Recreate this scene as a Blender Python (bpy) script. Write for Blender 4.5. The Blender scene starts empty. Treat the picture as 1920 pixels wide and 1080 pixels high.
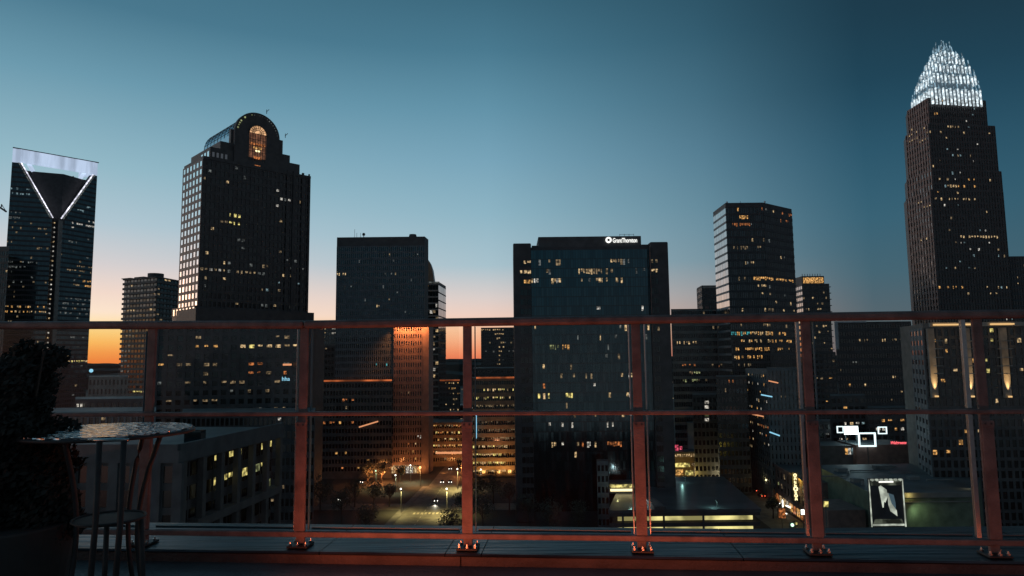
import bpy, math, random
from mathutils import Vector, Matrix, Euler
random.seed(7)
SC = bpy.context.scene
COL = SC.collection
R = math.radians
H = 60.0                       # eye height above the streets

# ------------------------------------------------------------------ camera
cam = bpy.data.cameras.new('camera'); co = bpy.data.objects.new('camera', cam); COL.objects.link(co)
cam.lens = 24.0; cam.sensor_width = 36.0; cam.clip_start = 0.05; cam.clip_end = 30000
PITCH, ROLL = 5.8, -0.6
M3 = Matrix.Rotation(R(90 + PITCH), 3, 'X') @ Matrix.Rotation(R(ROLL), 3, 'Z')
co.matrix_world = Matrix.Translation((0, 0, H)) @ M3.to_4x4()
SC.camera = co

def ray(px, py):
    return M3 @ Vector(((px - 960) / 1280.0, (540 - py) / 1280.0, -1.0))
def W(px, py, Y):
    d = ray(px, py); d = d * (Y / d.y)
    return Vector((d.x, d.y, d.z + H))
def G(px, py, z=0.0):
    d = ray(px, py); t = (z - H) / d.z
    return Vector((d.x * t, d.y * t, z))
M3I = M3.transposed()
def proj(p):
    q = M3I @ (Vector(p) - Vector((0, 0, H)))
    if q.z > -0.01: return (-9999, -9999)
    return (960 + 1280 * q.x / -q.z, 540 - 1280 * q.y / -q.z)
def XY(px, Y, py=640):
    w = W(px, py, Y); return (w.x, w.y)

# ------------------------------------------------------------------ materials
def s2l(c):
    c = c / 255.0
    return c / 12.92 if c <= 0.04045 else ((c + 0.055) / 1.055) ** 2.4
def rgb(r, g, b): return (s2l(r), s2l(g), s2l(b), 1.0)
MATS = {}
def newmat(name):
    m = bpy.data.materials.new(name); m.use_nodes = True
    nt = m.node_tree; b = nt.nodes['Principled BSDF']; MATS[name] = m
    return m, nt, b
def surf(name, col, rough=0.7, metal=0.0, var=0.25, scale=0.4, bump=0.0, bscale=None, ior=1.5, stretch=None, spec=0.5):
    m, nt, b = newmat(name)
    b.inputs['Roughness'].default_value = rough; b.inputs['Metallic'].default_value = metal
    b.inputs['IOR'].default_value = ior; b.inputs['Specular IOR Level'].default_value = spec
    g = nt.nodes.new('ShaderNodeNewGeometry')
    n = nt.nodes.new('ShaderNodeTexNoise'); n.inputs['Scale'].default_value = scale; n.inputs['Detail'].default_value = 6
    src = g.outputs['Position']
    if stretch:
        mp = nt.nodes.new('ShaderNodeMapping'); mp.inputs['Scale'].default_value = stretch
        nt.links.new(src, mp.inputs[0]); src = mp.outputs[0]
    nt.links.new(src, n.inputs['Vector'])
    r = nt.nodes.new('ShaderNodeValToRGB')
    r.color_ramp.elements[0].position = 0.3; r.color_ramp.elements[1].position = 0.7
    r.color_ramp.elements[0].color = (col[0] * (1 - var), col[1] * (1 - var), col[2] * (1 - var), 1)
    r.color_ramp.elements[1].color = (col[0] * (1 + var), col[1] * (1 + var), col[2] * (1 + var), 1)
    nt.links.new(n.outputs['Fac'], r.inputs[0]); nt.links.new(r.outputs[0], b.inputs['Base Color'])
    if bump:
        n2 = nt.nodes.new('ShaderNodeTexNoise'); n2.inputs['Scale'].default_value = bscale or scale * 6; n2.inputs['Detail'].default_value = 4
        nt.links.new(src, n2.inputs['Vector'])
        bp = nt.nodes.new('ShaderNodeBump'); bp.inputs['Strength'].default_value = bump; bp.inputs['Distance'].default_value = 0.02
        nt.links.new(n2.outputs['Fac'], bp.inputs['Height']); nt.links.new(bp.outputs[0], b.inputs['Normal'])
    return m
def emit(name, col, strength, pattern=0.0, pscale=1.2, sample=False, lo=0.15):
    m, nt, b = newmat(name)
    b.inputs['Base Color'].default_value = (0.02, 0.02, 0.02, 1); b.inputs['Roughness'].default_value = 0.3
    b.inputs['Emission Color'].default_value = col
    b.inputs['Emission Strength'].default_value = strength
    if pattern:
        g = nt.nodes.new('ShaderNodeNewGeometry')
        n = nt.nodes.new('ShaderNodeTexNoise'); n.inputs['Scale'].default_value = pscale; n.inputs['Detail'].default_value = 2
        nt.links.new(g.outputs['Position'], n.inputs['Vector'])
        mr = nt.nodes.new('ShaderNodeMapRange')
        mr.inputs[1].default_value = 0.42; mr.inputs[2].default_value = 0.66
        mr.inputs[3].default_value = strength * lo; mr.inputs[4].default_value = strength * 1.5
        nt.links.new(n.outputs['Fac'], mr.inputs[0]); nt.links.new(mr.outputs[0], b.inputs['Emission Strength'])
    if not sample: m.cycles.emission_sampling = 'NONE'
    return m

# stone / metal / glass
surf('dark_stone', (0.10, 0.102, 0.105, 1), 0.7)
surf('mid_stone', (0.20, 0.185, 0.17, 1), 0.75)
surf('pink_glow_granite', (0.22, 0.15, 0.135, 1), 0.55)  # tower granite with the left faces' sunset glow put into its colour
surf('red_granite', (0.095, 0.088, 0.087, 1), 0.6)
surf('pale_stone', (0.34, 0.32, 0.29, 1), 0.8)
surf('blue_grey_panel', (0.17, 0.20, 0.22, 1), 0.6)
surf('black_panel', (0.07, 0.07, 0.075, 1), 0.6)
surf('dark_plate', (0.018, 0.017, 0.017, 1), 0.5, scale=20, var=0.3)
surf('dark_panel', (0.105, 0.12, 0.13, 1), 0.7)
surf('dark_concrete', (0.13, 0.13, 0.128, 1), 0.85)
surf('concrete', (0.24, 0.24, 0.23, 1), 0.85, scale=0.25, var=0.3)
surf('brick_brown', (0.23, 0.15, 0.13, 1), 0.85, scale=0.5)
surf('tan_wall', (0.30, 0.22, 0.15, 1), 0.8)
surf('green_wall', (0.15, 0.19, 0.14, 1), 0.8, scale=0.3, var=0.35)
surf('white_metal', (0.55, 0.57, 0.60, 1), 0.45)
surf('roof_membrane', (0.10, 0.115, 0.12, 1), 0.55, scale=0.12, var=0.4)
surf('deck_roof', (0.09, 0.10, 0.11, 1), 0.35, scale=0.15, var=0.35)
surf('asphalt', (0.16, 0.15, 0.13, 1), 0.65, scale=0.3, var=0.35)
surf('sidewalk', (0.17, 0.16, 0.15, 1), 0.8, scale=0.4)
surf('road_paint', (0.55, 0.5, 0.4, 1), 0.7, var=0.15)
surf('ground', (0.045, 0.045, 0.04, 1), 0.9, scale=0.03, var=0.4)
surf('hill', (0.05, 0.055, 0.05, 1), 0.95, scale=0.01, var=0.4)
surf('leaves', (0.09, 0.10, 0.075, 1), 0.8, scale=0.5, var=0.5)
surf('shrub_leaves', (0.05, 0.055, 0.05, 1), 0.9, scale=4, var=0.3, spec=0.05)
surf('bark', (0.09, 0.07, 0.055, 1), 0.9, scale=3)
surf('car_paint', (0.05, 0.05, 0.06, 1), 0.25)
surf('car_paint_light', (0.35, 0.35, 0.36, 1), 0.25)
surf('rubber', (0.03, 0.03, 0.03, 1), 0.8)
# terrace
surf('railing_metal', (0.16, 0.11, 0.10, 1), 0.5, 0.0, scale=14, var=0.38, bump=0.25, bscale=120)
surf('aluminium', (0.45, 0.43, 0.42, 1), 0.32, 0.9, scale=12, var=0.12, bump=0.1, bscale=90)
surf('steel', (0.5, 0.48, 0.46, 1), 0.22, 1.0, scale=30, var=0.2)
surf('flashing', (0.058, 0.056, 0.060, 1), 0.38, 0.8, scale=9, var=0.75, bump=0.5, bscale=18, stretch=(0.12, 1.6, 1))
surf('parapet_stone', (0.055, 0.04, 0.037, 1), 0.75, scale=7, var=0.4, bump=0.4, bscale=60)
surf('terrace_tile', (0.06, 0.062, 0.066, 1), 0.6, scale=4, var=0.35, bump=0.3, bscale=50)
surf('black_metal', (0.035, 0.034, 0.033, 1), 0.6, 0.0, scale=20, var=0.3)
surf('planter_clay', (0.05, 0.048, 0.046, 1), 0.7, scale=6)
m, nt, b = newmat('hammered_glass')
b.inputs['Base Color'].default_value = (0.48, 0.46, 0.47, 1); b.inputs['Metallic'].default_value = 0.95; b.inputs['Roughness'].default_value = 0.12
g = nt.nodes.new('ShaderNodeNewGeometry'); v = nt.nodes.new('ShaderNodeTexVoronoi'); v.inputs['Scale'].default_value = 38
nt.links.new(g.outputs['Position'], v.inputs['Vector'])
bp = nt.nodes.new('ShaderNodeBump'); bp.inputs['Strength'].default_value = 1.0; bp.inputs['Distance'].default_value = 0.009
nt.links.new(v.outputs['Distance'], bp.inputs['Height']); nt.links.new(bp.outputs[0], b.inputs['Normal'])

def glassmat(name, f0, rough=0.06, tint=(1, 1, 1), wob=0.02):
    m, nt, b = newmat(name)
    b.inputs['Base Color'].default_value = (f0 * tint[0], f0 * tint[1], f0 * tint[2], 1)
    b.inputs['Metallic'].default_value = 1.0; b.inputs['Roughness'].default_value = rough
    return m
glassmat('glass_blue', 0.15, 0.10, (0.60, 0.90, 1.0))
glassmat('glass_blue_b', 0.135, 0.16, (0.62, 0.90, 1.0))
glassmat('glass_blue_c', 0.165, 0.08, (0.62, 0.92, 1.0))
glassmat('glass_grey', 0.10, 0.12, (0.9, 0.97, 1.0))
glassmat('glass_grey_b', 0.085, 0.2, (0.9, 1.0, 1.0))
glassmat('glass_grey_c', 0.12, 0.1, (0.88, 0.97, 1.0))
glassmat('glass_mirror', 0.55, 0.07, (1.0, 0.97, 0.95))
glassmat('glass_mirror_b', 0.48, 0.12, (1.0, 0.97, 0.95))
glassmat('glass_black', 0.07, 0.2)
GB = ['glass_blue', 'glass_blue_b', 'glass_blue_c']; GG = ['glass_grey', 'glass_grey_b', 'glass_grey_c']
GM = ['glass_mirror', 'glass_mirror_b']; GK = ['glass_black', 'glass_grey_b']

# railing glass: thin clear sheet
m, nt, b = newmat('clear_glass'); nt.nodes.remove(b)
out = nt.nodes['Material Output']
tr = nt.nodes.new('ShaderNodeBsdfTransparent'); tr.inputs[0].default_value = (0.985, 0.96, 0.92, 1)
gl = nt.nodes.new('ShaderNodeBsdfGlossy'); gl.inputs['Roughness'].default_value = 0.02
fr = nt.nodes.new('ShaderNodeFresnel'); fr.inputs[0].default_value = 1.35
mx = nt.nodes.new('ShaderNodeMixShader')
nt.links.new(fr.outputs[0], mx.inputs[0]); nt.links.new(tr.outputs[0], mx.inputs[1]); nt.links.new(gl.outputs[0], mx.inputs[2])
gs = nt.nodes.new('ShaderNodeNewGeometry'); ms = nt.nodes.new('ShaderNodeMapping'); ms.inputs['Scale'].default_value = (5, 5, 1.2)
ns = nt.nodes.new('ShaderNodeTexNoise'); ns.inputs['Scale'].default_value = 2.2; ns.inputs['Detail'].default_value = 8; ns.inputs['Roughness'].default_value = 0.7
rs = nt.nodes.new('ShaderNodeMapRange'); rs.inputs[1].default_value = 0.5; rs.inputs[2].default_value = 0.8; rs.inputs[3].default_value = 0.004; rs.inputs[4].default_value = 0.03
df = nt.nodes.new('ShaderNodeBsdfDiffuse'); df.inputs[0].default_value = (0.5, 0.5, 0.5, 1); m2 = nt.nodes.new('ShaderNodeMixShader')
nt.links.new(gs.outputs['Position'], ms.inputs[0]); nt.links.new(ms.outputs[0], ns.inputs['Vector']); nt.links.new(ns.outputs['Fac'], rs.inputs[0]); nt.links.new(rs.outputs[0], m2.inputs[0])
nt.links.new(mx.outputs[0], m2.inputs[1]); nt.links.new(df.outputs[0], m2.inputs[2]); nt.links.new(m2.outputs[0], out.inputs[0])
surf('glass_edge', (0.05, 0.13, 0.17, 1), 0.35, 0.0, var=0.2, scale=8)
surf('glass_vault', (0.24, 0.31, 0.36, 1), 0.25, 0.8, var=0.15, scale=0.3)

# lit things
emit('win_warm', (1.0, 0.70, 0.36, 1), 0.62, 1, 1.3)
emit('win_warm_dim', (1.0, 0.72, 0.40, 1), 0.22, 1, 1.1)
emit('win_amber', (1.0, 0.52, 0.16, 1), 0.75, 1, 1.3)
emit('win_orange', (1.0, 0.33, 0.10, 1), 0.45, 1, 1.2)
emit('win_white', (0.95, 0.90, 0.80, 1), 0.6, 1, 1.3)
emit('win_white_dim', (0.8, 0.88, 0.85, 1), 0.13, 1, 1.1)
emit('win_cool', (0.55, 0.85, 0.95, 1), 0.3, 1, 1.2)
emit('win_green', (0.85, 0.95, 0.45, 1), 0.35, 1, 0.7)
emit('win_yellow', (1.0, 0.85, 0.28, 1), 0.8, 1, 0.8)
emit('win_teal', (0.12, 0.75, 0.85, 1), 0.7, 1, 1.2)
emit('win_pink', (1.0, 0.12, 0.22, 1), 0.8, 1, 0.6)
emit('win_tint', (1.0, 0.72, 0.45, 1), 0.06, 1, 0.5)
emit('strip_white', (0.86, 0.86, 1.0, 1), 1.3, 1, 0.35, lo=0.5)
emit('crown_ice', (0.42, 0.68, 0.85, 1), 0.45, 1, 0.5, lo=0.25)
emit('crown_white', (0.80, 0.94, 1.0, 1), 0.95, 1, 0.6, lo=0.4)
emit('neon_white', (1.0, 1.0, 0.95, 1), 1.3)
emit('neon_ice', (0.72, 0.93, 1.0, 1), 1.6, sample=True)
emit('screen_white', (0.80, 0.96, 1.0, 1), 5.0, sample=True)
emit('screen_cyan', (0.36, 0.85, 1.0, 1), 0.85)
emit('tube_blue', (0.30, 0.72, 1.0, 1), 1.0)
emit('tube_orange', (1.0, 0.42, 0.2, 1), 0.8)
emit('streak_orange', (1.0, 0.24, 0.07, 1), 0.42, 1, 0.12, lo=0.3)
emit('neon_red', (1.0, 0.14, 0.17, 1), 1.4)
emit('bulb_warm', (1.0, 0.85, 0.45, 1), 1.8)
emit('lamp_white', (1.0, 1.0, 0.9, 1), 4.0)
emit('lamp_orange', (1.0, 0.42, 0.16, 1), 3.5)
emit('lamp_green', (0.6, 1.0, 0.75, 1), 2.0)
emit('tail_red', (1.0, 0.12, 0.05, 1), 2.5)
emit('slot_yellow', (1.0, 0.90, 0.36, 1), 0.72, 1, 0.16, lo=0.35)
emit('fan_low', (1.0, 0.42, 0.22, 1), 0.16, 1, 0.5, lo=0.5)
emit('crown_glow', (0.45, 0.75, 1.0, 1), 0.10)  # core emission stands in for light spilled by the fins
emit('fan_window', (1.0, 0.56, 0.28, 1), 0.62, 1, 0.5, lo=0.6)
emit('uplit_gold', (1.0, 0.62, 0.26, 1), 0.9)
emit('far_light', (1.0, 0.72, 0.42, 1), 1.2)
m, nt, b = newmat('open_crown')                         # frosted lit screen with vertical joints
b.inputs['Base Color'].default_value = (0.5, 0.55, 0.6, 1)
g = nt.nodes.new('ShaderNodeNewGeometry'); mp = nt.nodes.new('ShaderNodeMapping'); mp.inputs['Scale'].default_value = (0.16, 0.16, 0.02)
n = nt.nodes.new('ShaderNodeTexNoise'); n.inputs['Scale'].default_value = 1.0; n.inputs['Detail'].default_value = 3
mr = nt.nodes.new('ShaderNodeMapRange'); mr.inputs[1].default_value = 0.35; mr.inputs[2].default_value = 0.65
mr.inputs[3].default_value = 0.50; mr.inputs[4].default_value = 0.78
nt.links.new(g.outputs['Position'], mp.inputs[0]); nt.links.new(mp.outputs[0], n.inputs['Vector']); nt.links.new(n.outputs['Fac'], mr.inputs[0])
b.inputs['Emission Color'].default_value = (0.62, 0.76, 1.0, 1); nt.links.new(mr.outputs[0], b.inputs['Emission Strength'])
m.cycles.emission_sampling = 'NONE'

# ------------------------------------------------------------------ mesh builder
class MB:
    def __init__(s): s.v = []; s.f = []; s.m = []; s.mats = []
    def mi(s, mat):
        if mat not in s.mats: s.mats.append(mat)
        return s.mats.index(mat)
    def poly(s, pts, mat):
        k = len(s.v); s.v += [tuple(p) for p in pts]; s.f.append(tuple(range(k, k + len(pts)))); s.m.append(s.mi(mat))
    def hexa(s, p, mat):                        # p: 8 points, bottom ring 0-3, top ring 4-7
        k = len(s.v); s.v += [tuple(q) for q in p]; i = s.mi(mat)
        for f in ((0, 3, 2, 1), (4, 5, 6, 7), (0, 1, 5, 4), (1, 2, 6, 5), (2, 3, 7, 6), (3, 0, 4, 7)):
            s.f.append(tuple(k + a for a in f)); s.m.append(i)
    def box(s, x0, x1, y0, y1, z0, z1, mat):
        s.hexa([(x0, y0, z0), (x1, y0, z0), (x1, y1, z0), (x0, y1, z0), (x0, y0, z1), (x1, y0, z1), (x1, y1, z1), (x0, y1, z1)], mat)
    def obox(s, P, u, a0, a1, n, b0, b1, z0, z1, mat):   # oriented box: along u, out along n
        def q(a, b, z): return (P[0] + u[0] * a + n[0] * b, P[1] + u[1] * a + n[1] * b, z)
        s.hexa([q(a0, b1, z0), q(a1, b1, z0), q(a1, b0, z0), q(a0, b0, z0), q(a0, b1, z1), q(a1, b1, z1), q(a1, b0, z1), q(a0, b0, z1)], mat)
    def prism(s, fp, z0, z1, mat, cap=None):
        n = len(fp)
        for i in range(n):
            a = fp[i]; c = fp[(i + 1) % n]
            s.poly([(a[0], a[1], z0), (c[0], c[1], z0), (c[0], c[1], z1), (a[0], a[1], z1)], mat)
        s.poly([(p[0], p[1], z1) for p in fp], cap or mat)
        s.poly([(p[0], p[1], z0) for p in reversed(fp)], mat)
    def bar(s, a, b, w, d, mat, up=(0, 0, 1)):
        a = Vector(a); b = Vector(b); t = (b - a).normalized(); up = Vector(up)
        if abs(t.dot(up)) > 0.95: up = Vector((0, 1, 0))
        x = t.cross(up).normalized(); y = x.cross(t).normalized()
        r = [(-w / 2, -d / 2), (w / 2, -d / 2), (w / 2, d / 2), (-w / 2, d / 2)]
        s.hexa([a + x * p + y * q for p, q in r] + [b + x * p + y * q for p, q in r], mat)
    def tube(s, pts, r, mat, n=10, closed=False):
        k = len(s.v); i = s.mi(mat); pts = [Vector(p) for p in pts]; L = len(pts)
        for j, p in enumerate(pts):
            a = pts[(j - 1) % L] if (closed or j > 0) else p
            c = pts[(j + 1) % L] if (closed or j < L - 1) else p
            t = (c - a).normalized(); up = Vector((0, 0, 1)) if abs(t.z) < 0.95 else Vector((0, 1, 0))
            x = t.cross(up).normalized(); y = x.cross(t)
            rr = r[j] if isinstance(r, (list, tuple)) else r
            for q in range(n):
                an = 2 * math.pi * q / n
                s.v.append(tuple(p + x * (rr * math.cos(an)) + y * (rr * math.sin(an))))
        for j in range(L if closed else L - 1):
            j2 = (j + 1) % L
            for q in range(n):
                q2 = (q + 1) % n
                s.f.append((k + j * n + q, k + j * n + q2, k + j2 * n + q2, k + j2 * n + q)); s.m.append(i)
        if not closed:
            s.f.append(tuple(k + q for q in reversed(range(n)))); s.m.append(i)
            s.f.append(tuple(k + (L - 1) * n + q for q in range(n))); s.m.append(i)
    def cyl(s, c, r, z0, z1, mat, n=24, r2=None):
        r2 = r if r2 is None else r2; k = len(s.v); i = s.mi(mat)
        for z, rr in ((z0, r), (z1, r2)):
            for q in range(n):
                a = 2 * math.pi * q / n; s.v.append((c[0] + rr * math.cos(a), c[1] + rr * math.sin(a), z))
        for q in range(n):
            q2 = (q + 1) % n; s.f.append((k + q, k + q2, k + n + q2, k + n + q)); s.m.append(i)
        s.f.append(tuple(k + q for q in reversed(range(n)))); s.m.append(i)
        s.f.append(tuple(k + n + q for q in range(n))); s.m.append(i)
    def ball(s, c, r, mat, n=8, squash=1.0):
        k = len(s.v); i = s.mi(mat); rings = n // 2
        for a in range(rings + 1):
            th = math.pi * a / rings
            for q in range(n):
                ph = 2 * math.pi * q / n
                s.v.append((c[0] + r * math.sin(th) * math.cos(ph), c[1] + r * math.sin(th) * math.sin(ph), c[2] + r * squash * math.cos(th)))
        for a in range(rings):
            for q in range(n):
                q2 = (q + 1) % n
                s.f.append((k + a * n + q, k + (a + 1) * n + q, k + (a + 1) * n + q2, k + a * n + q2)); s.m.append(i)
    def build(s, name, parent=None, kind=None, smooth=False, bevel=0):
        if not s.v: return None
        o0 = Vector((0, 0, 0)); p = parent
        while p is not None: o0 = o0 + p.location; p = p.parent
        me = bpy.data.meshes.new(name)
        me.from_pydata([(v[0] - o0.x, v[1] - o0.y, v[2] - o0.z) for v in s.v], [], s.f)
        for mn in s.mats: me.materials.append(MATS[mn])
        me.polygons.foreach_set('material_index', s.m)
        if smooth: me.polygons.foreach_set('use_smooth', [True] * len(s.f))
        me.update()
        o = bpy.data.objects.new(name, me); COL.objects.link(o)
        if parent: o.parent = parent
        if kind: o['kind'] = kind
        if bevel:
            bv = o.modifiers.new('bevel', 'BEVEL'); bv.width = bevel; bv.segments = 2; bv.limit_method = 'ANGLE'
        return o

def thing(name, label, cat, loc=(0, 0, 0), group=None):
    o = bpy.data.objects.new(name, None); COL.objects.link(o); o.location = loc
    o.empty_display_size = 0.5
    o['label'] = label; o['category'] = cat
    if group: o['group'] = group
    return o

def text_obj(name, s, parent, origin, u, up, height, mat, depth=0.15, shear=0.0, width=None, spacing=1.0, offset=0.0):
    cu = bpy.data.curves.new(name, 'FONT'); cu.body = s; cu.size = 1.0; cu.extrude = 0.0; cu.shear = shear
    cu.space_character = spacing; cu.offset = offset
    t = bpy.data.objects.new(name + '_src', cu); COL.objects.link(t)
    bpy.context.view_layer.update()
    dg = bpy.context.evaluated_depsgraph_get()
    me = bpy.data.meshes.new_from_object(t.evaluated_get(dg))
    bpy.data.objects.remove(t); bpy.data.curves.remove(cu)
    me.name = name
    xs = [v.co.x for v in me.vertices]; ys = [v.co.y for v in me.vertices]
    sc = height / (max(ys) - min(ys)); sx = sc if width is None else width / (max(xs) - min(xs))
    u = Vector(u).normalized(); up = Vector(up).normalized(); n = u.cross(up)
    o0 = Vector((0, 0, 0)); p = parent
    while p is not None: o0 = o0 + p.location; p = p.parent
    x0 = min(xs); y0 = min(ys); O = Vector(origin) - o0
    for v in me.vertices:
        v.co = O + u * ((v.co.x - x0) * sx) + up * ((v.co.y - y0) * sc) + n * 0.0
    me.materials.clear(); me.materials.append(MATS[mat])
    o = bpy.data.objects.new(name, me); COL.objects.link(o); o.parent = parent
    so = o.modifiers.new('solid', 'SOLIDIFY'); so.thickness = depth; so.offset = 1
    return o

# ------------------------------------------------------------------ buildings
LIGHTS = []
def add_light(kind, loc, energy, color, size=0.5, spot=None, rot=None, name='lamp_glow', blend=0.6):
    l = bpy.data.lights.new(name, kind); l.energy = energy; l.color = color
    if kind in ('POINT', 'SPOT'): l.shadow_soft_size = size
    if kind == 'SPOT': l.spot_size = R(spot); l.spot_blend = blend
    if kind == 'AREA': l.size = size
    o = bpy.data.objects.new(name, l); COL.objects.link(o); o.location = loc
    if rot is not None: o.rotation_euler = rot
    LIGHTS.append(o); return o
def aim(src, dst): return (Vector(dst) - Vector(src)).to_track_quat('-Z', 'Y').to_euler()
class Bld:
    def __init__(s, name, label, base, cat='building', group=None):
        s.root = thing(name, label, cat, (base[0], base[1], 0), group)
        s.walls = MB(); s.glz = MB(); s.frame = MB(); s.n = 0; s.lits = []
    def facade(s, P, Q, z0, z1, cols, rows, glass=GG, frame='dark_stone', fw=0.72, fh=0.6, pd=0.3, sd=0.2,
               lit=(), base=0.0, basemat='win_warm', tilt=0.004, piers=True, spans=True, skip=None):
        P = Vector((P[0], P[1])); Q = Vector((Q[0], Q[1])); L = (Q - P).length; u = (Q - P) / L; n = Vector((u.y, -u.x))
        cw = L / cols; rh = (z1 - z0) / rows
        def q(a, b, z): return (P.x + u.x * a + n.x * b, P.y + u.y * a + n.y * b, z)
        for i in range(cols):
            for j in range(rows):
                a0 = cw * (i + 0.5 - fw / 2); a1 = cw * (i + 0.5 + fw / 2)
                b0 = z0 + rh * (j + 0.5 - fh / 2); b1 = z0 + rh * (j + 0.5 + fh / 2)
                c = q((a0 + a1) / 2, 0.1, (b0 + b1) / 2); pp = proj(c)
                mt = None
                for (x0, y0, x1, y1, pr, mm) in lit:
                    if x0 <= pp[0] <= x1 and y0 <= pp[1] <= y1 and random.random() < pr:
                        mt = mm if isinstance(mm, str) else random.choice(mm); break
                if mt is None and base and random.random() < base: mt = basemat if isinstance(basemat, str) else random.choice(basemat)
                if skip and skip(pp): continue
                t1, t2 = random.uniform(-tilt, tilt) * cw, random.uniform(-tilt, tilt) * rh
                if mt:
                    s.glz.poly([q(a0, 0.05, b0), q(a1, 0.05, b0), q(a1, 0.05, b1), q(a0, 0.05, b1)], glass[0])
                    if random.random() < 0.4: a1 = a0 + (a1 - a0) * random.uniform(0.45, 0.9)
                    b0 = b1 - (b1 - b0) * random.uniform(0.3, 0.7)
                    s.lits.append(([q(a0, 0.07, b0), q(a1, 0.07, b0), q(a1, 0.07, b1), q(a0, 0.07, b1)], mt, (a1 - a0) * (b1 - b0) if 0 < pp[0] < 1920 else 0))
                else:
                    s.glz.poly([q(a0, 0.05 - t1 - t2, b0), q(a1, 0.05 + t1 - t2, b0), q(a1, 0.05 + t1 + t2, b1), q(a0, 0.05 - t1 + t2, b1)], random.choice(glass))
        if piers:
            pw = cw * (1 - fw)
            for i in range(cols + 1):
                a = cw * i
                s.frame.obox(P, u, max(0.02, a - pw / 2), min(L - 0.02, a + pw / 2), n, 0, pd, z0 + 0.01, z1 - 0.01, frame)
        if spans:
            ph = rh * (1 - fh)
            for j in range(rows + 1):
                z = z0 + rh * j
                s.frame.obox(P, u, 0.03, L - 0.03, n, 0.0, sd, max(z0 + 0.02, z - ph / 2), min(z1 - 0.02, z + ph / 2), frame)
    def finish(s, wall='wall'):
        s.walls.build(wall, s.root)
        s.lits.sort(key=lambda t: -t[2])
        for k, (pts, mt, a) in enumerate(s.lits):
            if k < 100:
                m = MB(); m.poly(pts, mt); m.build('window', s.root)
            else: s.glz.poly(pts, mt)
        s.glz.build('glazing', s.root, kind='stuff'); s.frame.build('facade_frame', s.root, kind='stuff')
        return s.root
def zt(px, py, Y): return W(px, py, Y).z
def lerp2(P, Q, t): return (P[0] + (Q[0] - P[0]) * t, P[1] + (Q[1] - P[1]) * t)
def off2(P, u, a, n=(0, 0), b=0): return (P[0] + u[0] * a + n[0] * b, P[1] + u[1] * a + n[1] * b)
def uv2(P, Q):
    u = Vector((Q[0] - P[0], Q[1] - P[1])); L = u.length; u /= L
    return u, Vector((u.y, -u.x)), L
WW = ['win_warm', 'win_warm', 'win_warm_dim', 'win_white']
DIM = ['win_warm_dim', 'win_white_dim', 'win_white_dim']

# --- 1 tower with the open lit crown (far left)
A = XY(13, 560, 450); C = XY(110, 575, 450); Bc = XY(176, 606, 450)
E = (Bc[0] * 640 / 606 - 1, 640); D = (A[0] * 640 / 560 + 6, 640)
b = Bld('skyscraper', 'tall dark glass tower at far left with a white-lit open crown over a V-shaped notch', C)
zw = zt(22, 304, 560); zc = zt(22, 278, 560); zcore = zt(50, 326, 578); zv = zt(100, 408, 572)
u1, n1, L1 = uv2(A, C); u2, n2, L2 = uv2(C, Bc)
def plate(P, u, n, pts, mat, th=5):       # polygon in the facade plane, extruded backwards
    fr = [(P[0] + u[0] * a, P[1] + u[1] * a, z) for a, z in pts]
    bk = [(x - n[0] * th, y - n[1] * th, z) for x, y, z in fr]
    b.walls.poly(fr, mat); b.walls.poly(list(reversed(bk)), mat)
    for i in range(len(fr)):
        j = (i + 1) % len(fr); b.walls.poly([fr[i], bk[i], bk[j], fr[j]], mat)
vw = 5.5
pl = [(0, 0), (L1 - vw, 0), (L1 - vw, zv), (6, zw), (0, zw)]
pr = [(0, 0), (L2, 0), (L2, zw), (L2 - 4, zw), (1.5, zv), (0, zv)]
plate(A, u1, n1, pl, 'black_panel'); plate(C, u2, n2, pr, 'black_panel')
A2 = off2(A, u1, 0.5, n1, -5.2); C2 = off2(C, u1, 0, n1, -5.2); B2 = off2(Bc, u2, -0.5, n2, -5.2)
b.walls.prism([A2, C2, B2, E, D], 0, zcore, 'black_panel', 'roof_membrane')
def leftskip(pp): return False
def inL(pp):      # outside the left wing (above the V) -> skip
    return pp[0] > 36 and pp[1] < 303 + (pp[0] - 35) * 1.72
def inR(pp): return pp[0] < 177 and pp[1] < 316 + (176 - pp[0]) * 1.78
rowsL = int(zw / 4.1)
b.facade(A, off2(A, u1, L1 - vw), 0, zw, 22, rowsL, GB, 'glass_black', 0.86, 0.62, 0.12, 0.2, piers=False, spans=False, skip=inL,
   lit=[(18, 352, 58, 366, 0.5, 'win_cool'), (15, 398, 40, 415, 0.55, 'win_white_dim'), (12, 392, 95, 480, 0.05, 'win_warm_dim'), (70, 425, 88, 433, 0.6, 'win_warm_dim'),
        (68, 460, 84, 470, 0.6, 'win_warm_dim'), (8, 490, 70, 507, 0.5, 'win_white_dim'), (20, 508, 60, 536, 0.2, 'win_white_dim'), (5, 571, 98, 590, 0.55, ['win_warm', 'win_warm_dim', 'win_amber']),
        (0, 480, 98, 600, 0.05, 'win_warm_dim'), (0, 600, 100, 760, 0.04, 'win_warm_dim')])
b.facade(C, Bc, 0, zw, 15, rowsL, GB, 'glass_black', 0.86, 0.62, 0.12, 0.2, piers=False, spans=False, skip=inR,
   lit=[(146, 386, 170, 397, 0.6, 'win_cool'), (136, 416, 176, 429, 0.6, 'win_white'), (118, 446, 148, 456, 0.6, 'win_white_dim'), (124, 500, 174, 516, 0.6, 'win_warm_dim'),
        (136, 528, 172, 541, 0.6, ['win_amber', 'win_warm_dim']), (112, 560, 176, 590, 0.5, 'win_white_dim'), (106, 674, 168, 684, 0.9, ['win_yellow', 'win_warm']), (112, 420, 180, 760, 0.05, DIM)])
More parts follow.
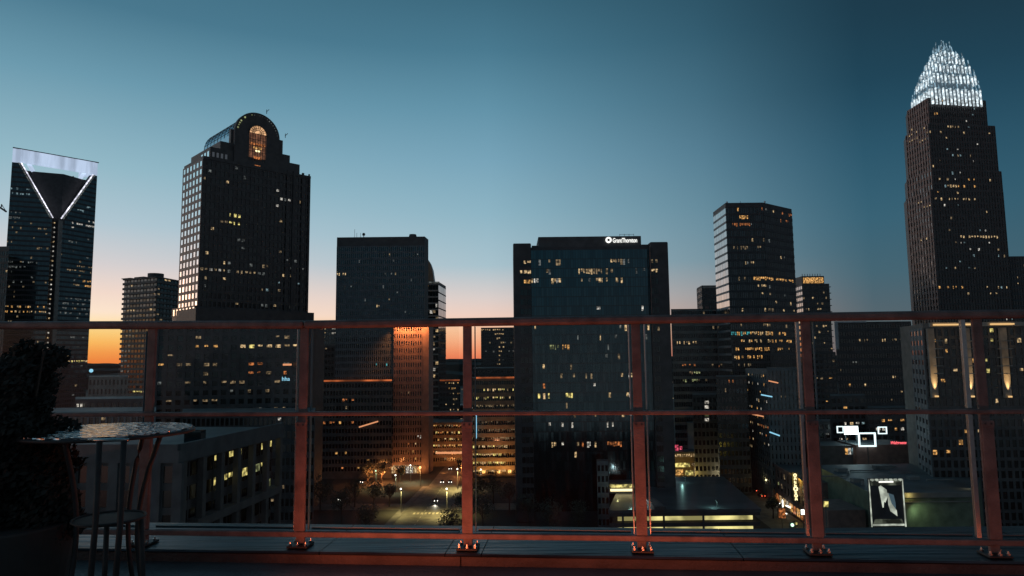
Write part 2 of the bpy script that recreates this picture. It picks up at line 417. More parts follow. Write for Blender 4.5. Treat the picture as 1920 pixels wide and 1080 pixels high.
for pts, P, u, n in (((A, 6, zw, L1 - vw, zv), A, u1, n1), ((C, L2 - 4, zw, 1.5, zv), C, u2, n2)):   # lit edges of the V
    _, a0, z0_, a1, z1_ = pts
    for k, (o1, mt, wd) in enumerate(((0.6, 'strip_white', 0.75), (-1.2, 'win_white_dim', 1.0))):
        sgn = 1 if P is A else -1
        m = MB(); m.bar((P[0] + u[0] * (a0 + o1 * sgn) + n[0] * 0.5, P[1] + u[1] * (a0 + o1 * sgn) + n[1] * 0.5, z0_), (P[0] + u[0] * (a1 + o1 * sgn) + n[0] * 0.5, P[1] + u[1] * (a1 + o1 * sgn) + n[1] * 0.5, z1_), wd, 0.8, mt)
        m.build('edge_light', b.root)
m = MB(); m.obox(C, u2, -vw * 0.2, 2.2, n2, 0.1, 0.9, 0, zv - 2, 'pale_stone'); m.build('corner_column', b.root)
for k in range(36):                                      # stair lights down the slot
    z = zv - 4 - k * 4.1
    if z < 40: break
    m = MB(); mt = 'win_white' if k % 4 else 'win_warm'
    m.obox(A, u1, L1 - vw + 0.6, L1 - 3.0 + random.uniform(-.4, .4), n1, -5.0, -4.6, z, z + 1.1, mt); m.obox(A, u1, L1 - 2.6, L1 - 1.0, n1, -5.0, -4.6, z, z + 1.1, mt)
    m.build('stair_light', b.root)
# recessed face in the notch
PA = off2(A, u1, 8, n1, -5.2); PB = off2(Bc, u2, -6, n2, -5.2); uu, nn, LL = uv2(PA, PB)
b.facade(off2(PA, uu, 0, nn, 2.0), off2(PB, uu, 0, nn, 2.0), zv, zcore, 24, 9, GK, 'black_panel', 0.8, 0.5, piers=False, spans=False,
   lit=[(78, 366, 142, 380, 0.95, 'win_amber'), (90, 358, 130, 366, 0.25, 'win_warm_dim'), (94, 390, 124, 402, 0.6, ['win_amber', 'win_warm_dim'])])
b.walls.obox(PA, uu, 0, LL, nn, 0.2, 1.95, zv - 8, zcore, 'black_panel')
cr = MB(); b1 = off2(A, u1, 6.1, n1, 0); b2 = off2(Bc, u2, -4.6, n2, 0)
ub, nb, Lb = uv2(b1, b2)
cr.obox(b1, ub, 0, Lb, nb, -1.0, -0.1, zw + 0.3, zc - 0.2, 'open_crown')
cr.build('crown_screen', b.root)
m = MB(); m.obox(b1, ub, -6, Lb + 4.5, nb, -1.1, 0.15, zc - 0.15, zc + 0.5, 'dark_stone'); m.build('crown_trim', b.root)
m = MB(); m.obox(b1, ub, 0.5, Lb - 0.5, nb, -0.08, 0.05, zw + 0.1, zw + 1.3, 'open_crown'); m.build('crown_light', b.root)
m = MB(); m.obox(A, u1, 0, 6, n1, -1.2, 0.0, zw + 0.3, zc, 'open_crown'); m.obox(A, u1, 0.05, 1.0, n1, -24, -1.25, zw + 0.3, zc - 0.1, 'open_crown'); m.build('crown_screen', b.root)
m = MB(); m.obox(C, u2, L2 - 4.5, L2, n2, -1.2, 0.0, zw + 0.3, zc, 'open_crown'); m.obox(C, u2, L2 - 1, L2 - 0.05, n2, -22, -1.25, zw + 0.3, zc - 0.1, 'open_crown'); m.build('crown_screen', b.root)
for a0, P, u, n, a1 in ((5.5, A, u1, n1, 14), (L2 - 4.3, C, u2, n2, L2 - 12)):
    m = MB(); m.bar((P[0] + u[0] * a0 - n[0] * 1.5, P[1] + u[1] * a0 - n[1] * 1.5, zc - 0.5), (P[0] + u[0] * a1 - n[0] * 6, P[1] + u[1] * a1 - n[1] * 6, zcore), 1.6, 3.0, 'open_crown'); m.build('crown_strut', b.root)
m = MB(); ce = W(128, 332, 600); m.box(ce.x - 4, ce.x + 3, ce.y - 2, ce.y + 2, zcore, zcore + 2.2, 'dark_stone'); m.bar((ce.x - 6, ce.y, zcore + 1), (ce.x + 5, ce.y, zcore + 3.5), 0.5, 0.5, 'dark_stone'); m.build('roof_cradle', b.root)
b.finish()

# --- far left edge slab and crane
Yf = 520
b = Bld('office_building', 'dark slab building cut off by the left edge of the view', XY(-40, Yf))
P = XY(-70, Yf); Q = XY(6, Yf); z1 = zt(2, 462, Yf)
b.walls.prism([P, Q, (Q[0] * 1.06, Q[1] + 30), (P[0] * 1.06, P[1] + 30)], 0, z1, 'mid_stone')
b.facade(P, Q, 0, z1 - 3, 18, 30, GG, 'mid_stone', base=0.02); b.finish()
t = thing('tower_crane', 'small crane jib showing beside the open-crowned tower at left edge', 'crane', (W(-20, 420, 700).x, 700, 0))
m = MB(); p0 = W(-40, 362, 700); p1 = W(12, 397, 700); p2 = W(-20, 378, 700)
m.bar(p0, p1, 1.2, 1.6, 'dark_stone'); m.build('jib', t)
m = MB(); m.bar((p2.x, 700, 0), (p2.x, 700, p2.z + 6), 2, 2, 'dark_stone'); m.build('mast', t)
m = MB(); m.bar(W(3, 383, 700), W(3, 388, 700), 0.8, 0.8, 'dark_stone'); m.bar(W(3, 383, 700), W(10, 394, 700), 0.4, 0.4, 'dark_stone'); m.build('tie_bar', t)

# --- 3 apartment block with balconies
Ya = 470
P = XY(228, Ya); K = XY(290, Ya - 14); Q = XY(334, Ya + 12); z1 = zt(240, 524, Ya)
b = Bld('apartment_tower', 'dark apartment tower with balcony slabs behind the orange sky gap', K)
b.walls.prism([P, K, Q, (Q[0] * 1.06, Q[1] * 1.06), (P[0] * 1.06, P[1] * 1.06)], 0, z1, 'dark_stone')
for (X0, X1, nc) in ((P, K, 10), (K, Q, 7)):
    b.facade(X0, X1, 0, z1, nc, int(z1 / 3.4), GG, 'mid_stone', 0.7, 0.55, 0.0, 1.3, piers=False,
       lit=[(238, 568, 256, 584, 0.5, 'win_warm'), (290, 540, 300, 600, 0.35, 'win_warm_dim'), (228, 540, 245, 700, 0.45, 'win_white_dim'), (228, 730, 275, 740, 0.8, 'win_yellow'), (260, 740, 280, 775, 0.3, 'win_green'), (220, 520, 340, 760, 0.05, ['win_warm', 'win_warm_dim'])])
m = MB(); pc = W(292, 520, Ya + 12); m.cyl((pc.x, pc.y), 5.2, z1, zt(292, 512, Ya + 8), 'dark_stone'); m.build('roof_drum', b.root)
m = MB(); m.obox(P, uv2(P, K)[0], -1.0, 8, uv2(P, K)[1], -4, 1.6, z1 + 0.05, z1 + 0.6, 'dark_stone'); m.obox(P, uv2(P, K)[0], 10.5, 20, uv2(P, K)[1], -4, 0.4, z1 + 0.05, z1 + 0.9, 'dark_stone'); m.build('roof_canopy', b.root)
b.finish()

# --- 4 arch-topped tower
N = XY(370, 325, 590); Rr = XY(577, 365, 590); Lf = XY(333, 343, 590)
z0 = zt(374, 292, 325)
b = Bld('skyscraper', 'dark stepped granite tower with an arched top and a glowing fan window', N)
u, n, L = uv2(N, Rr); ul, nl, Ll = uv2(Lf, N)
back = (-n.x, -n.y)                                       # into the building from the front
def FT(t, s): return (N[0] + u.x * t - n.x * s, N[1] + u.y * t - n.y * s)
def t_of(px, py):
    d = ray(px, py); best = 0
    # N + u t on ray (x/y = d.x/d.y)
    k = d.x / d.y
    return (k * N[1] - N[0]) / (u.x - k * u.y)
DEP = Ll
DV = 45.0
b.walls.prism([FT(0, 0), FT(L, 0), FT(L, DEP), FT(0, DEP)], 0, z0, 'red_granite', 'roof_membrane')
tiers = [(t_of(396, 280), t_of(564, 308), 1.2, zt(564, 309, 362)), (t_of(416, 270), t_of(547, 290), 2.0, zt(547, 291, 358)), (t_of(437, 250), t_of(535, 262), 2.8, zt(535, 263, 356))]
zp = z0
for ta, tb, s0, zz in tiers:
    dk = {0: 27, 1: 34, 2: 5}[[q[3] for q in tiers].index(zz)]
    b.walls.prism([FT(ta, s0), FT(tb, s0), FT(tb, dk), FT(ta, dk)], zp, zz, 'red_granite', 'roof_membrane'); zp = zz
b.walls.prism([FT(tiers[2][0], 25.1), FT(L - 4, 25.1), FT(L - 8, 46), FT(tiers[2][0], 46)], 0, z0 + 1, 'red_granite', 'roof_membrane')
nr = int((z0 - 62) / 4.0)
b.facade(Lf, N, z0 - 1.5 - nr * 4.05, z0 - 1.5, 6, nr, GM, 'pink_glow_granite', 0.62, 0.62, 0.16, 0.12)
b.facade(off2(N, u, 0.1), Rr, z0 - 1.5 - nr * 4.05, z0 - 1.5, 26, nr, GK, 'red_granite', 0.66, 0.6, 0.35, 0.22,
   lit=[(410, 410, 450, 424, 0.25, 'win_warm_dim'), (415, 335, 430, 350, 0.3, 'win_warm'), (430, 403, 450, 424, 0.9, 'win_yellow'), (376, 338, 400, 350, 0.3, 'win_warm_dim'), (500, 355, 545, 390, 0.18, 'win_white'),
        (447, 425, 456, 470, 0.7, 'win_white_dim'), (380, 455, 460, 482, 0.22, ['win_white_dim', 'win_warm']), (374, 494, 424, 512, 0.85, ['win_warm', 'win_warm_dim', 'win_white']), (424, 498, 505, 524, 0.6, ['win_white_dim', 'win_warm_dim']),
        (510, 500, 560, 530, 0.35, ['win_white_dim', 'win_warm']), (545, 480, 575, 510, 0.3, 'win_white_dim'), (376, 518, 420, 548, 0.35, DIM), (500, 530, 565, 560, 0.2, 'win_cool'),
        (385, 572, 560, 590, 0.25, ['win_white_dim', 'win_warm']), (370, 300, 580, 590, 0.035, DIM + ['win_warm'])])
# corner pilasters stepping with the shoulders
for px0, px1, zz in ((566, 578, z0), (549, 566, tiers[0][3]), (536, 549, tiers[1][3])):
    for q in range(2):
        tt = t_of(px0 + (px1 - px0) * (q * 0.9 + 0.05), 400)
        b.frame.obox(N, u, tt - 0.3, tt + 0.3, n, 0.0, 0.9, 60, min(zz, z0) + 0.9, 'red_granite')
b.walls.obox(N, u, 0, L, n, 0.02, 0.5, z0 - 1.45, z0 - 0.02, 'red_granite')
for k in range(4):
    m = MB(); ta = tiers[0][0] + 1 + k * 2.1; m.obox(N, u, ta, ta + 1.1, n, -tiers[0][2], -tiers[0][2] + 0.1, z0 + 0.8, z0 + 3.2, 'glass_mirror'); m.build('window', b.root)
for k in range(3):
    m = MB(); ss = 2.5 + k * 4.0; m.obox(FT(tiers[0][0], 0), (-n.x, -n.y), ss, ss + 2.2, (-u.x, -u.y), 0.02, 0.1, z0 + 0.8, z0 + 3.8, 'glass_mirror'); m.build('window', b.root)
tc = t_of(484, 255); zc_ = zt(484, 257, 347); RA = 11.9
def arc(R_, s, a0=0, a1=math.pi, k=28, zb=None, cx=tc, cz=zc_):
    return [(N[0] + u.x * (cx + R_ * math.cos(a0 + (a1 - a0) * i / k)) - n.x * s, N[1] + u.y * (cx + R_ * math.cos(a0 + (a1 - a0) * i / k)) - n.y * s, cz + R_ * math.sin(a0 + (a1 - a0) * i / k)) for i in range(k + 1)]
zb = z0 - 0.2
fr = arc(RA, 0.3); bk = arc(RA, 2.7)
g_ = MB()
FR = [(fr[0][0], fr[0][1], zb)] + fr + [(fr[-1][0], fr[-1][1], zb)]; BK = [(bk[0][0], bk[0][1], zb)] + bk + [(bk[-1][0], bk[-1][1], zb)]
g_.poly(list(reversed(FR)), 'red_granite'); g_.poly(BK, 'red_granite')
for i in range(len(FR) - 1): g_.poly([FR[i], FR[i + 1], BK[i + 1], BK[i]], 'red_granite')
g_.build('arched_gable', b.root)
v_ = MB(); k = 14; S = [2.8 + (DV - 3.5) * i / 9 for i in range(10)]
rows_ = [arc(RA - 1.1, s, k=20) for s in S]
for i in range(9):
    for j in range(20):
        v_.poly([rows_[i][j], rows_[i][j + 1], rows_[i + 1][j + 1], rows_[i + 1][j]], 'glass_vault')
bkf = arc(RA - 1.1, DV - 0.7, k=20); v_.poly([(bkf[0][0], bkf[0][1], zb)] + bkf + [(bkf[-1][0], bkf[-1][1], zb)], 'glass_vault')
for s_ in (tc - RA + 1.1, tc + RA - 1.1):
    a = FT(s_, 2.8); c = FT(s_, DV - 0.7); v_.poly([(a[0], a[1], zb), (c[0], c[1], zb), (c[0], c[1], zc_), (a[0], a[1], zc_)], 'glass_vault')
v_.build('glass_vault', b.root)
v2 = MB()
for i in range(10):
    v2.tube(arc(RA - 1.05, S[i] + 0.05, k=16), 0.12, 'dark_stone', 4)
for j in range(1, 10):
    a_ = math.pi / 2 + j * math.pi / 20
    p_ = arc(RA - 1.05, 2.8, a_, a_, 1)[0]; q_ = arc(RA - 1.05, DV - 0.8, a_, a_, 1)[0]; v2.bar(p_, q_, 0.12, 0.12, 'dark_stone')
v2.build('vault_rib', b.root, kind='stuff')
# fan window
wz = zt(484, 255, 347); RW = 4.4
fw_ = MB(); zbw = zt(484, 305, 347); wf = arc(RW, 0.16, cz=wz)
fw_.poly(list(reversed(wf)), 'fan_window')
a = FT(tc - RW, 0.16); c = FT(tc + RW, 0.16)
o = fw_.build('fan_window', b.root)
m = MB(); m.poly([(a[0], a[1], zt(484, 300, 347)), (c[0], c[1], zt(484, 300, 347)), (c[0], c[1], wz), (a[0], a[1], wz)], 'fan_low'); m.build('window', b.root)
for (ya, yb, wd, mt) in ((272, 277, 4.2, 'win_orange'), (279, 283, 2.2, 'win_amber'), (285, 289, 1.4, 'bulb_warm'), (297, 302, 2.0, 'win_orange'), (313, 316, 1.6, 'win_orange')):
    a = FT(tc - wd, 0.12 if ya < 290 else -0.2); c = FT(tc + wd, 0.12 if ya < 290 else -0.2); m = MB(); m.poly([(a[0], a[1], zt(484, yb, 347)), (c[0], c[1], zt(484, yb, 347)), (c[0], c[1], zt(484, ya, 347)), (a[0], a[1], zt(484, ya, 347))], mt); m.build('window', b.root)
mu = MB()
for i in range(11):
    a_ = math.pi * i / 10; mu.bar(arc(1.9, 0.06, a_, a_, 1, cz=wz)[0], arc(RW, 0.06, a_, a_, 1, cz=wz)[0], 0.22, 0.16, 'dark_stone')
for rr in (1.9, 3.0): mu.tube(arc(rr, 0.04, cz=wz, k=16), 0.12, 'dark_stone', 4)
mu.tube(arc(RW + 0.3, 0.1, cz=wz, k=20), 0.4, 'red_granite', 5)
for k in range(-3, 4):
    p_ = FT(tc + k * 1.35, 0.04); mu.bar((p_[0], p_[1], zbw), (p_[0], p_[1], wz), 0.25, 0.2, 'dark_stone')
for k in range(4):
    z = wz - k * 3.2; a = FT(tc - RW, 0.04); c = FT(tc + RW, 0.04); mu.bar((a[0], a[1], z), (c[0], c[1], z), 0.2, 0.22, 'dark_stone')
mu.build('mullion', b.root)
for i in range(22):
    a_ = math.pi * (0.06 + 0.88 * i / 21)
    if random.random() < 0.25: continue
    p_ = arc(RA - 1.3, 0.2, a_, a_, 1)[0]; m = MB(); sz = 0.5 if i > 14 else 0.28
    m.ball(p_, sz, 'win_green' if i > 12 else 'win_white_dim', 6); m.build('arch_light', b.root)
for px, py in ((500, 210), (535, 255)):
    m = MB(); p_ = W(px, py, 352); m.bar((p_.x, p_.y, p_.z - 1), (p_.x, p_.y, p_.z + 1.3), 0.25, 0.25, 'dark_stone'); m.bar((p_.x - 0.2, p_.y, p_.z), (p_.x + 1.3, p_.y, p_.z + 1.4), 0.22, 0.22, 'dark_stone'); m.build('roof_antenna', b.root)
# podium
zpd = zt(577, 586, 363)
F0 = off2(N, u, -1.5, n, 2.0); F1 = off2(N, u, L + 2.6, n, 2.0)
b.walls.prism([F0, F1, off2(F1, back, 26), off2(F0, back, 26)], 0, zpd, 'red_granite', 'roof_membrane')
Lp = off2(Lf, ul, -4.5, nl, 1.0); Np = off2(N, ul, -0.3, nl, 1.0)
b.walls.prism([Lp, Np, off2(Np, (-nl.x, -nl.y), 10), off2(Lp, (-nl.x, -nl.y), 10)], 0, zpd + 1.4, 'pink_glow_granite', 'roof_membrane')
b.facade(Lp, Np, zpd - 3.0, zpd + 1.3, 7, 1, GM, 'pink_glow_granite', 0.62, 0.7, 0.2, 0.15)
b.finish()
# podium block in front (below the rail): larger windows
Yp = 262
P = XY(292, Yp, 720); Q = XY(561, Yp + 8, 720); z1 = zt(420, 606, Yp)
b = Bld('office_building', 'broad dark office block with scattered amber windows below the arched tower', P)
b.walls.prism([P, Q, (Q[0] + 3, Q[1] + 24), (P[0] + 3, P[1] + 32)], 0, z1, 'black_panel', 'roof_membrane')
b.facade(P, Q, z1 - 15 * 3.5, z1 - 0.5, 16, 15, GK, 'dark_stone', 0.6, 0.55, 0.3, 0.2,
   lit=[(318, 618, 350, 632, 0.6, 'win_green'), (360, 618, 560, 634, 0.3, DIM), (368, 636, 440, 652, 0.7, ['win_warm', 'win_amber']), (440, 636, 500, 652, 0.95, ['win_warm', 'win_yellow']), (500, 636, 562, 652, 0.8, 'win_warm'),
        (455, 680, 495, 702, 0.95, 'win_orange'), (290, 685, 345, 702, 0.5, 'win_amber'), (350, 685, 540, 702, 0.5, ['win_orange', 'win_warm_dim']), (380, 702, 480, 720, 0.6, ['win_orange', 'win_warm_dim']), (490, 700, 540, 750, 0.3, 'win_warm_dim'), (300, 752, 540, 768, 0.5, 'win_warm_dim'), (290, 605, 560, 800, 0.07, ['win_warm_dim', 'win_white_dim'])])
t_ = text_obj('roof_lettering', 'hha', b.root, W(529, 714, Yp - 1), (1, 0.03, 0), (0, 0, 1), 1.5, 'tube_blue', width=2.9, depth=0.2)
m = MB(); p_ = W(531, 684, Yp - 1); m.box(p_.x, p_.x + 3.2, p_.y - 0.4, p_.y, p_.z - 0.3, p_.z + 0.4, 'tube_orange'); m.build('sign_light', b.root)
b.finish()

# --- 5 fin-clad slab office with an added wing for the orange glass reflection
Y5 = 368
P = XY(630, Y5, 560); Q = XY(796, Y5, 560); K2 = XY(803, 378, 560); z1 = zt(640, 445, Y5)
b = Bld('office_building', 'dark slab tower of thin vertical fins with an added granite wing for an orange reflection', P)
b.walls.prism([P, Q, K2, (K2[0] * 1.08, K2[1] * 1.08), (P[0] * 1.08, P[1] * 1.08)], 0, z1, 'dark_stone', 'roof_membrane')
nr5 = int((z1 - 5) / 3.5)
b.facade(P, Q, z1 - 5 - nr5 * 3.5, z1 - 5, 44, nr5, GG, 'blue_grey_panel', 0.55, 0.62, 0.35, 0.1,
   lit=[(632, 512, 665, 520, 0.3, 'win_warm'), (715, 512, 765, 520, 0.4, DIM), (770, 575, 790, 586, 0.9, 'win_white'), (655, 575, 720, 586, 0.2, 'win_warm'), (632, 470, 795, 590, 0.025, DIM), (700, 680, 730, 720, 0.12, 'win_teal'), (632, 760, 700, 850, 0.03, 'win_warm_dim')])
for px in (665, 669, 676):
    m = MB(); p_ = W(px, 440, Y5 + 6); m.bar((p_.x, p_.y, z1), (p_.x, p_.y, z1 + 3.5 + 2 * (px == 665)), 0.15, 0.15, 'dark_stone'); m.build('roof_antenna', b.root)
m = MB(); p_ = W(682, 440, Y5 + 6); m.ball((p_.x, p_.y, z1 + 2.6), 0.9, 'dark_stone'); m.bar((p_.x, p_.y, z1), (p_.x, p_.y, z1 + 2.6), 0.3, 0.3, 'dark_stone'); m.build('roof_tank', b.root)
m = MB(); p_ = W(670, 443, Y5 + 8); m.box(p_.x - 3, p_.x + 3, p_.y - 2, p_.y + 2, z1 - 0.1, z1 + 1.0, 'dark_stone'); m.build('roof_plant', b.root)
m = MB(); p_ = W(774, 440, Y5 + 8); m.cyl((p_.x, p_.y), 2.5, z1, z1 + 2.6, 'dark_stone', r2=1.9); m.build('roof_drum', b.root)
# added wing: orange patch mirrored in the railing glass, built as granite
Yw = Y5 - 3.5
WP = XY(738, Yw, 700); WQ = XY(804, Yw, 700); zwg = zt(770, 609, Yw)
b.walls.prism([WP, WQ, (WQ[0] + 1, Y5 + 8), (WP[0], Y5 - 0.5)], 0, zwg, 'pink_glow_granite')
wq = XY(791, Yw, 700)
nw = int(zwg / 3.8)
b.facade(WP, wq, zwg - 0.3 - nw * 3.8, zwg - 0.3, 12, nw, GK, 'pink_glow_granite', 0.45, 0.6, 0.25, 0.15,
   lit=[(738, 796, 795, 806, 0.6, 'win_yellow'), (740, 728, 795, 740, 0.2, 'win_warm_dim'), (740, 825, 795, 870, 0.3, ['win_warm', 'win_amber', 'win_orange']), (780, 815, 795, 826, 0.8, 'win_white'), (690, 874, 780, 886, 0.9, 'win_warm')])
# lower front
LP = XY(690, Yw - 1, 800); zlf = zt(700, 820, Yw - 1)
b.walls.prism([LP, XY(737.6, Yw - 1, 800), (XY(737.6, Yw - 1, 800)[0], Y5 - 0.5), (LP[0], Y5 - 0.5)], 0, zlf, 'pink_glow_granite')
b.facade(LP, XY(737.6, Yw - 1, 800), 5, zlf, 10, 4, GK, 'pink_glow_granite', 0.5, 0.6, 0.25, 0.15, lit=[(690, 815, 740, 870, 0.2, 'win_warm')])
for k in range(13):
    m = MB(); x0_, x1_ = LP[0] + 2 + k * 2.0, LP[0] + 3.5 + k * 2.0; m.box(x0_, x1_, Yw - 1.3, Yw - 1.1, 0.6, 3.9, random.choice(['win_warm', 'win_amber', 'win_warm', 'win_white'])); m.build('shop_window', b.root)
b.finish()

# --- 6 slim balcony tower behind
Y6 = 480
P = XY(800, Y6, 600); K = XY(822, Y6, 600); Q = XY(836, 512, 600); z1 = zt(815, 528, Y6)
b = Bld('apartment_tower', 'slim tower with lit floor edges and a curved sail roof beside the fin slab', K)
b.walls.prism([P, K, Q, (Q[0] - 5, 540), (P[0], 540)], 0, z1, 'black_panel')
b.facade(P, K, 0, z1 - 2, 4, int(z1 / 4.4), GK, 'pale_stone', 0.85, 0.78, 0.0, 0.9, piers=False, lit=[(800, 530, 824, 610, 0.3, ['win_amber', 'win_warm_dim', 'win_white']), (800, 610, 824, 720, 0.45, ['win_warm_dim', 'win_warm', 'win_white'])])
b.facade(K, Q, 0, z1 - 2, 3, int(z1 / 5.5), GM, 'dark_stone', 0.96, 0.85, 0.0, 0.15, piers=False)
m = MB(); pa = [W(802, 486, Y6 + 3), W(807, 494, Y6 + 3), W(811, 506, Y6 + 3), W(814, 527, Y6 + 3), W(800, 527, Y6 + 3)]
m.poly([tuple(p) for p in reversed(pa)], 'tan_wall'); m.poly([(p.x, p.y + 8, p.z) for p in pa], 'tan_wall')
for i in range(5):
    j = (i + 1) % 5; p, q_ = pa[i], pa[j]; m.poly([p, q_, (q_.x, q_.y + 8, q_.z), (p.x, p.y + 8, p.z)], 'white_metal')
m.build('sail_roof', b.root)
m = MB(); m.obox(P, uv2(P, K)[0], 0, uv2(P, K)[2] + 0.8, uv2(P, K)[1], 0.05, 0.9, z1 - 1.2, z1 - 0.1, 'win_white_dim'); m.build('roof_light_strip', b.root)
b.finish()

# --- generic box building helper
def simple(name, label, x0, x1, ytop, Y, depth, wall, glass, cols, rowh, lit=(), base=0.0, bm='win_warm_dim', fr=None, fw=0.7, fh=0.55, ybot=None, side=None, sideglass=None, group=None, piers=True, pd=0.25, sd=0.15, top=0.5, skew=0.09, Y1=None, fin=True):
    P = XY(x0, Y, (ytop + 60)); Q = XY(x1, Y1 or Y, (ytop + 60)); z1 = zt((x0 + x1) / 2, ytop, (Y + (Y1 or Y)) / 2)
    b = Bld(name, label, P, group=group)
    f_ = 1 + depth / Y
    Pb = (P[0] * f_, P[1] * f_); Qb = (Q[0] * f_, Q[1] * f_)
    if side == 'L': Pb = (P[0] + skew * depth, P[1] + depth)
    b.walls.prism([P, Q, Qb, Pb], 0, z1, wall, 'roof_membrane')
    zb = 0 if ybot is None else zt((x0 + x1) / 2, ybot, Y)
    nr = max(1, int((z1 - top - max(zb, 0)) / rowh)); za = z1 - top - nr * rowh
    b.facade(P, Q, za, z1 - top, cols, nr, glass, fr or wall, fw, fh, pd, sd, lit=lit, base=base, basemat=bm, piers=piers)
    if side == 'L': b.facade(Pb, P, za, z1 - top, max(2, int(depth / 3.5)), nr, sideglass or glass, fr or wall, fw, fh, pd, sd, lit=lit, piers=piers)
    if side == 'R': b.facade(Q, Qb, za, z1 - top, max(2, int(depth / 3.5)), nr, sideglass or glass, fr or wall, fw, fh, pd, sd, lit=lit, piers=piers)
    b.P, b.Q, b.Pb, b.Qb, b.z = P, Q, Pb, Qb, z1
    if fin: b.finish()
    return b

# --- buildings around the fin slab
b = simple('office_building', 'small distant block with lit vertical strips between arched tower and fin slab', 590, 631, 612, 560, 20, 'mid_stone', GG, 8, 3.6, lit=[(592, 612, 612, 650, 0.6, ['win_warm', 'win_warm_dim']), (622, 606, 632, 628, 1.0, 'win_white')], base=0.03, fin=False)
m = MB(); p_ = W(595, 613, 558); m.ball(p_, 1.1, 'lamp_white'); m.build('roof_beacon', b.root); b.finish()
simple('office_building', 'plain dark block with a flat roof left of the fin slab', 584, 668, 648, 420, 20, 'dark_stone', GK, 14, 3.8, base=0.01)
b = simple('office_building', 'wide low block under an orange glass-reflection line left of the fin slab', 582, 735, 714, 352, 10, 'dark_stone', GK, 26, 3.8, lit=[(640, 745, 662, 755, 0.8, 'win_orange'), (585, 790, 690, 805, 0.4, ['win_orange', 'win_amber']), (585, 850, 690, 885, 0.12, ['win_orange', 'win_amber'])], base=0.012, fin=False, sd=0.3)
m = MB(); m.box(b.P[0] + 1, b.Q[0] - 0.2, b.P[1] - 0.7, b.P[1] - 0.2, b.z - 0.3, b.z + 0.5, 'streak_orange'); m.build('reflection_line', b.root)  # orange streak mirrored in the railing glass, built as a glowing roof edge
m = MB(); m.bar((b.P[0] + 18, b.P[1] + 2, b.z), (b.P[0] + 18, b.P[1] + 2, b.z + 3), 0.3, 0.3, 'dark_stone'); m.build('roof_antenna', b.root)
m = MB(); m.bar(W(673, 801, 348), W(709, 790, 350), 0.5, 0.6, 'tube_orange'); m.build('sign_light', b.root)
b.finish()
b = simple('office_building', 'thin dark block with an orange glass-reflection line right of the fin slab', 824, 863, 713, 430, 14, 'dark_stone', GK, 14, 3.3, lit=[(835, 715, 864, 770, 0.35, ['win_warm_dim', 'win_warm', 'win_amber'])], fin=False)
m = MB(); m.box(b.P[0] + 0.3, b.Q[0] - 0.3, b.P[1] - 0.7, b.P[1] - 0.2, b.z - 0.4, b.z + 0.5, 'streak_orange'); m.build('reflection_line', b.root); b.finish()  # same mirrored orange streak, made a glowing bar
b = simple('market_hall', 'low amber glowing hall with a lit canopy line beyond the crossing', 812, 888, 792, 388, 20, 'tan_wall', GK, 18, 3.6, lit=[(814, 792, 888, 860, 0.7, ['win_amber', 'win_orange', 'win_warm', 'win_yellow', 'win_amber'])], base=0.1, fin=False, pd=0.4)
m = MB(); zc2 = zt(850, 850, 386); m.box(b.P[0] + 2, b.Q[0] - 2, b.P[1] - 4, b.P[1] - 0.5, zc2, zc2 + 0.7, 'tube_orange'); m.build('canopy', b.root); b.finish()
simple('office_building', 'distant dark block with amber roof lights right of the pink sky gap', 902, 968, 614, 620, 24, 'dark_stone', GK, 18, 3.9, lit=[(903, 614, 918, 625, 0.95, 'win_warm'), (918, 612, 940, 640, 0.3, 'win_warm'), (934, 612, 944, 690, 0.5, 'win_warm'), (903, 625, 965, 690, 0.08, DIM)])
simple('warehouse', 'low dark roof below the amber roofed distant block', 888, 968, 690, 500, 30, 'dark_stone', GK, 14, 4, base=0.02)
b = simple('parking_garage', 'banded tan garage with yellow strip lights beside the middle railing post', 886, 968, 708, 352, 12, 'tan_wall', GK, 24, 4.05, piers=False, fr='tan_wall', fh=0.5, sd=0.7,
   lit=[(888, 720, 968, 733, 0.6, ['win_yellow', 'win_warm']), (888, 744, 968, 758, 0.6, ['win_yellow', 'win_warm']), (888, 758, 968, 772, 0.7, 'win_warm_dim'), (888, 772, 968, 838, 0.75, ['win_warm_dim', 'win_tint']), (888, 838, 950, 890, 0.85, ['win_warm', 'win_yellow', 'win_warm'])], base=0.04, fin=False)
m = MB(); m.box(b.P[0] + 2, b.Q[0] - 0.2, b.P[1] - 1.2, b.P[1] - 0.75, b.z - 0.4, b.z + 0.4, 'streak_orange'); m.build('reflection_line', b.root)  # glowing bar added to continue the streak mirrored in the glass
m = MB(); p_ = W(893, 800, 349); m.box(p_.x - 0.25, p_.x + 0.25, p_.y - 0.3, p_.y, zt(893, 822, 349), zt(893, 778, 349), 'tube_blue'); m.build('vertical_light', b.root)
b.walls.box(b.P[0] + 22.5, b.P[0] + 23.3, b.P[1] - 0.9, b.P[1], 0, b.z - 1, 'tan_wall')
b.finish()

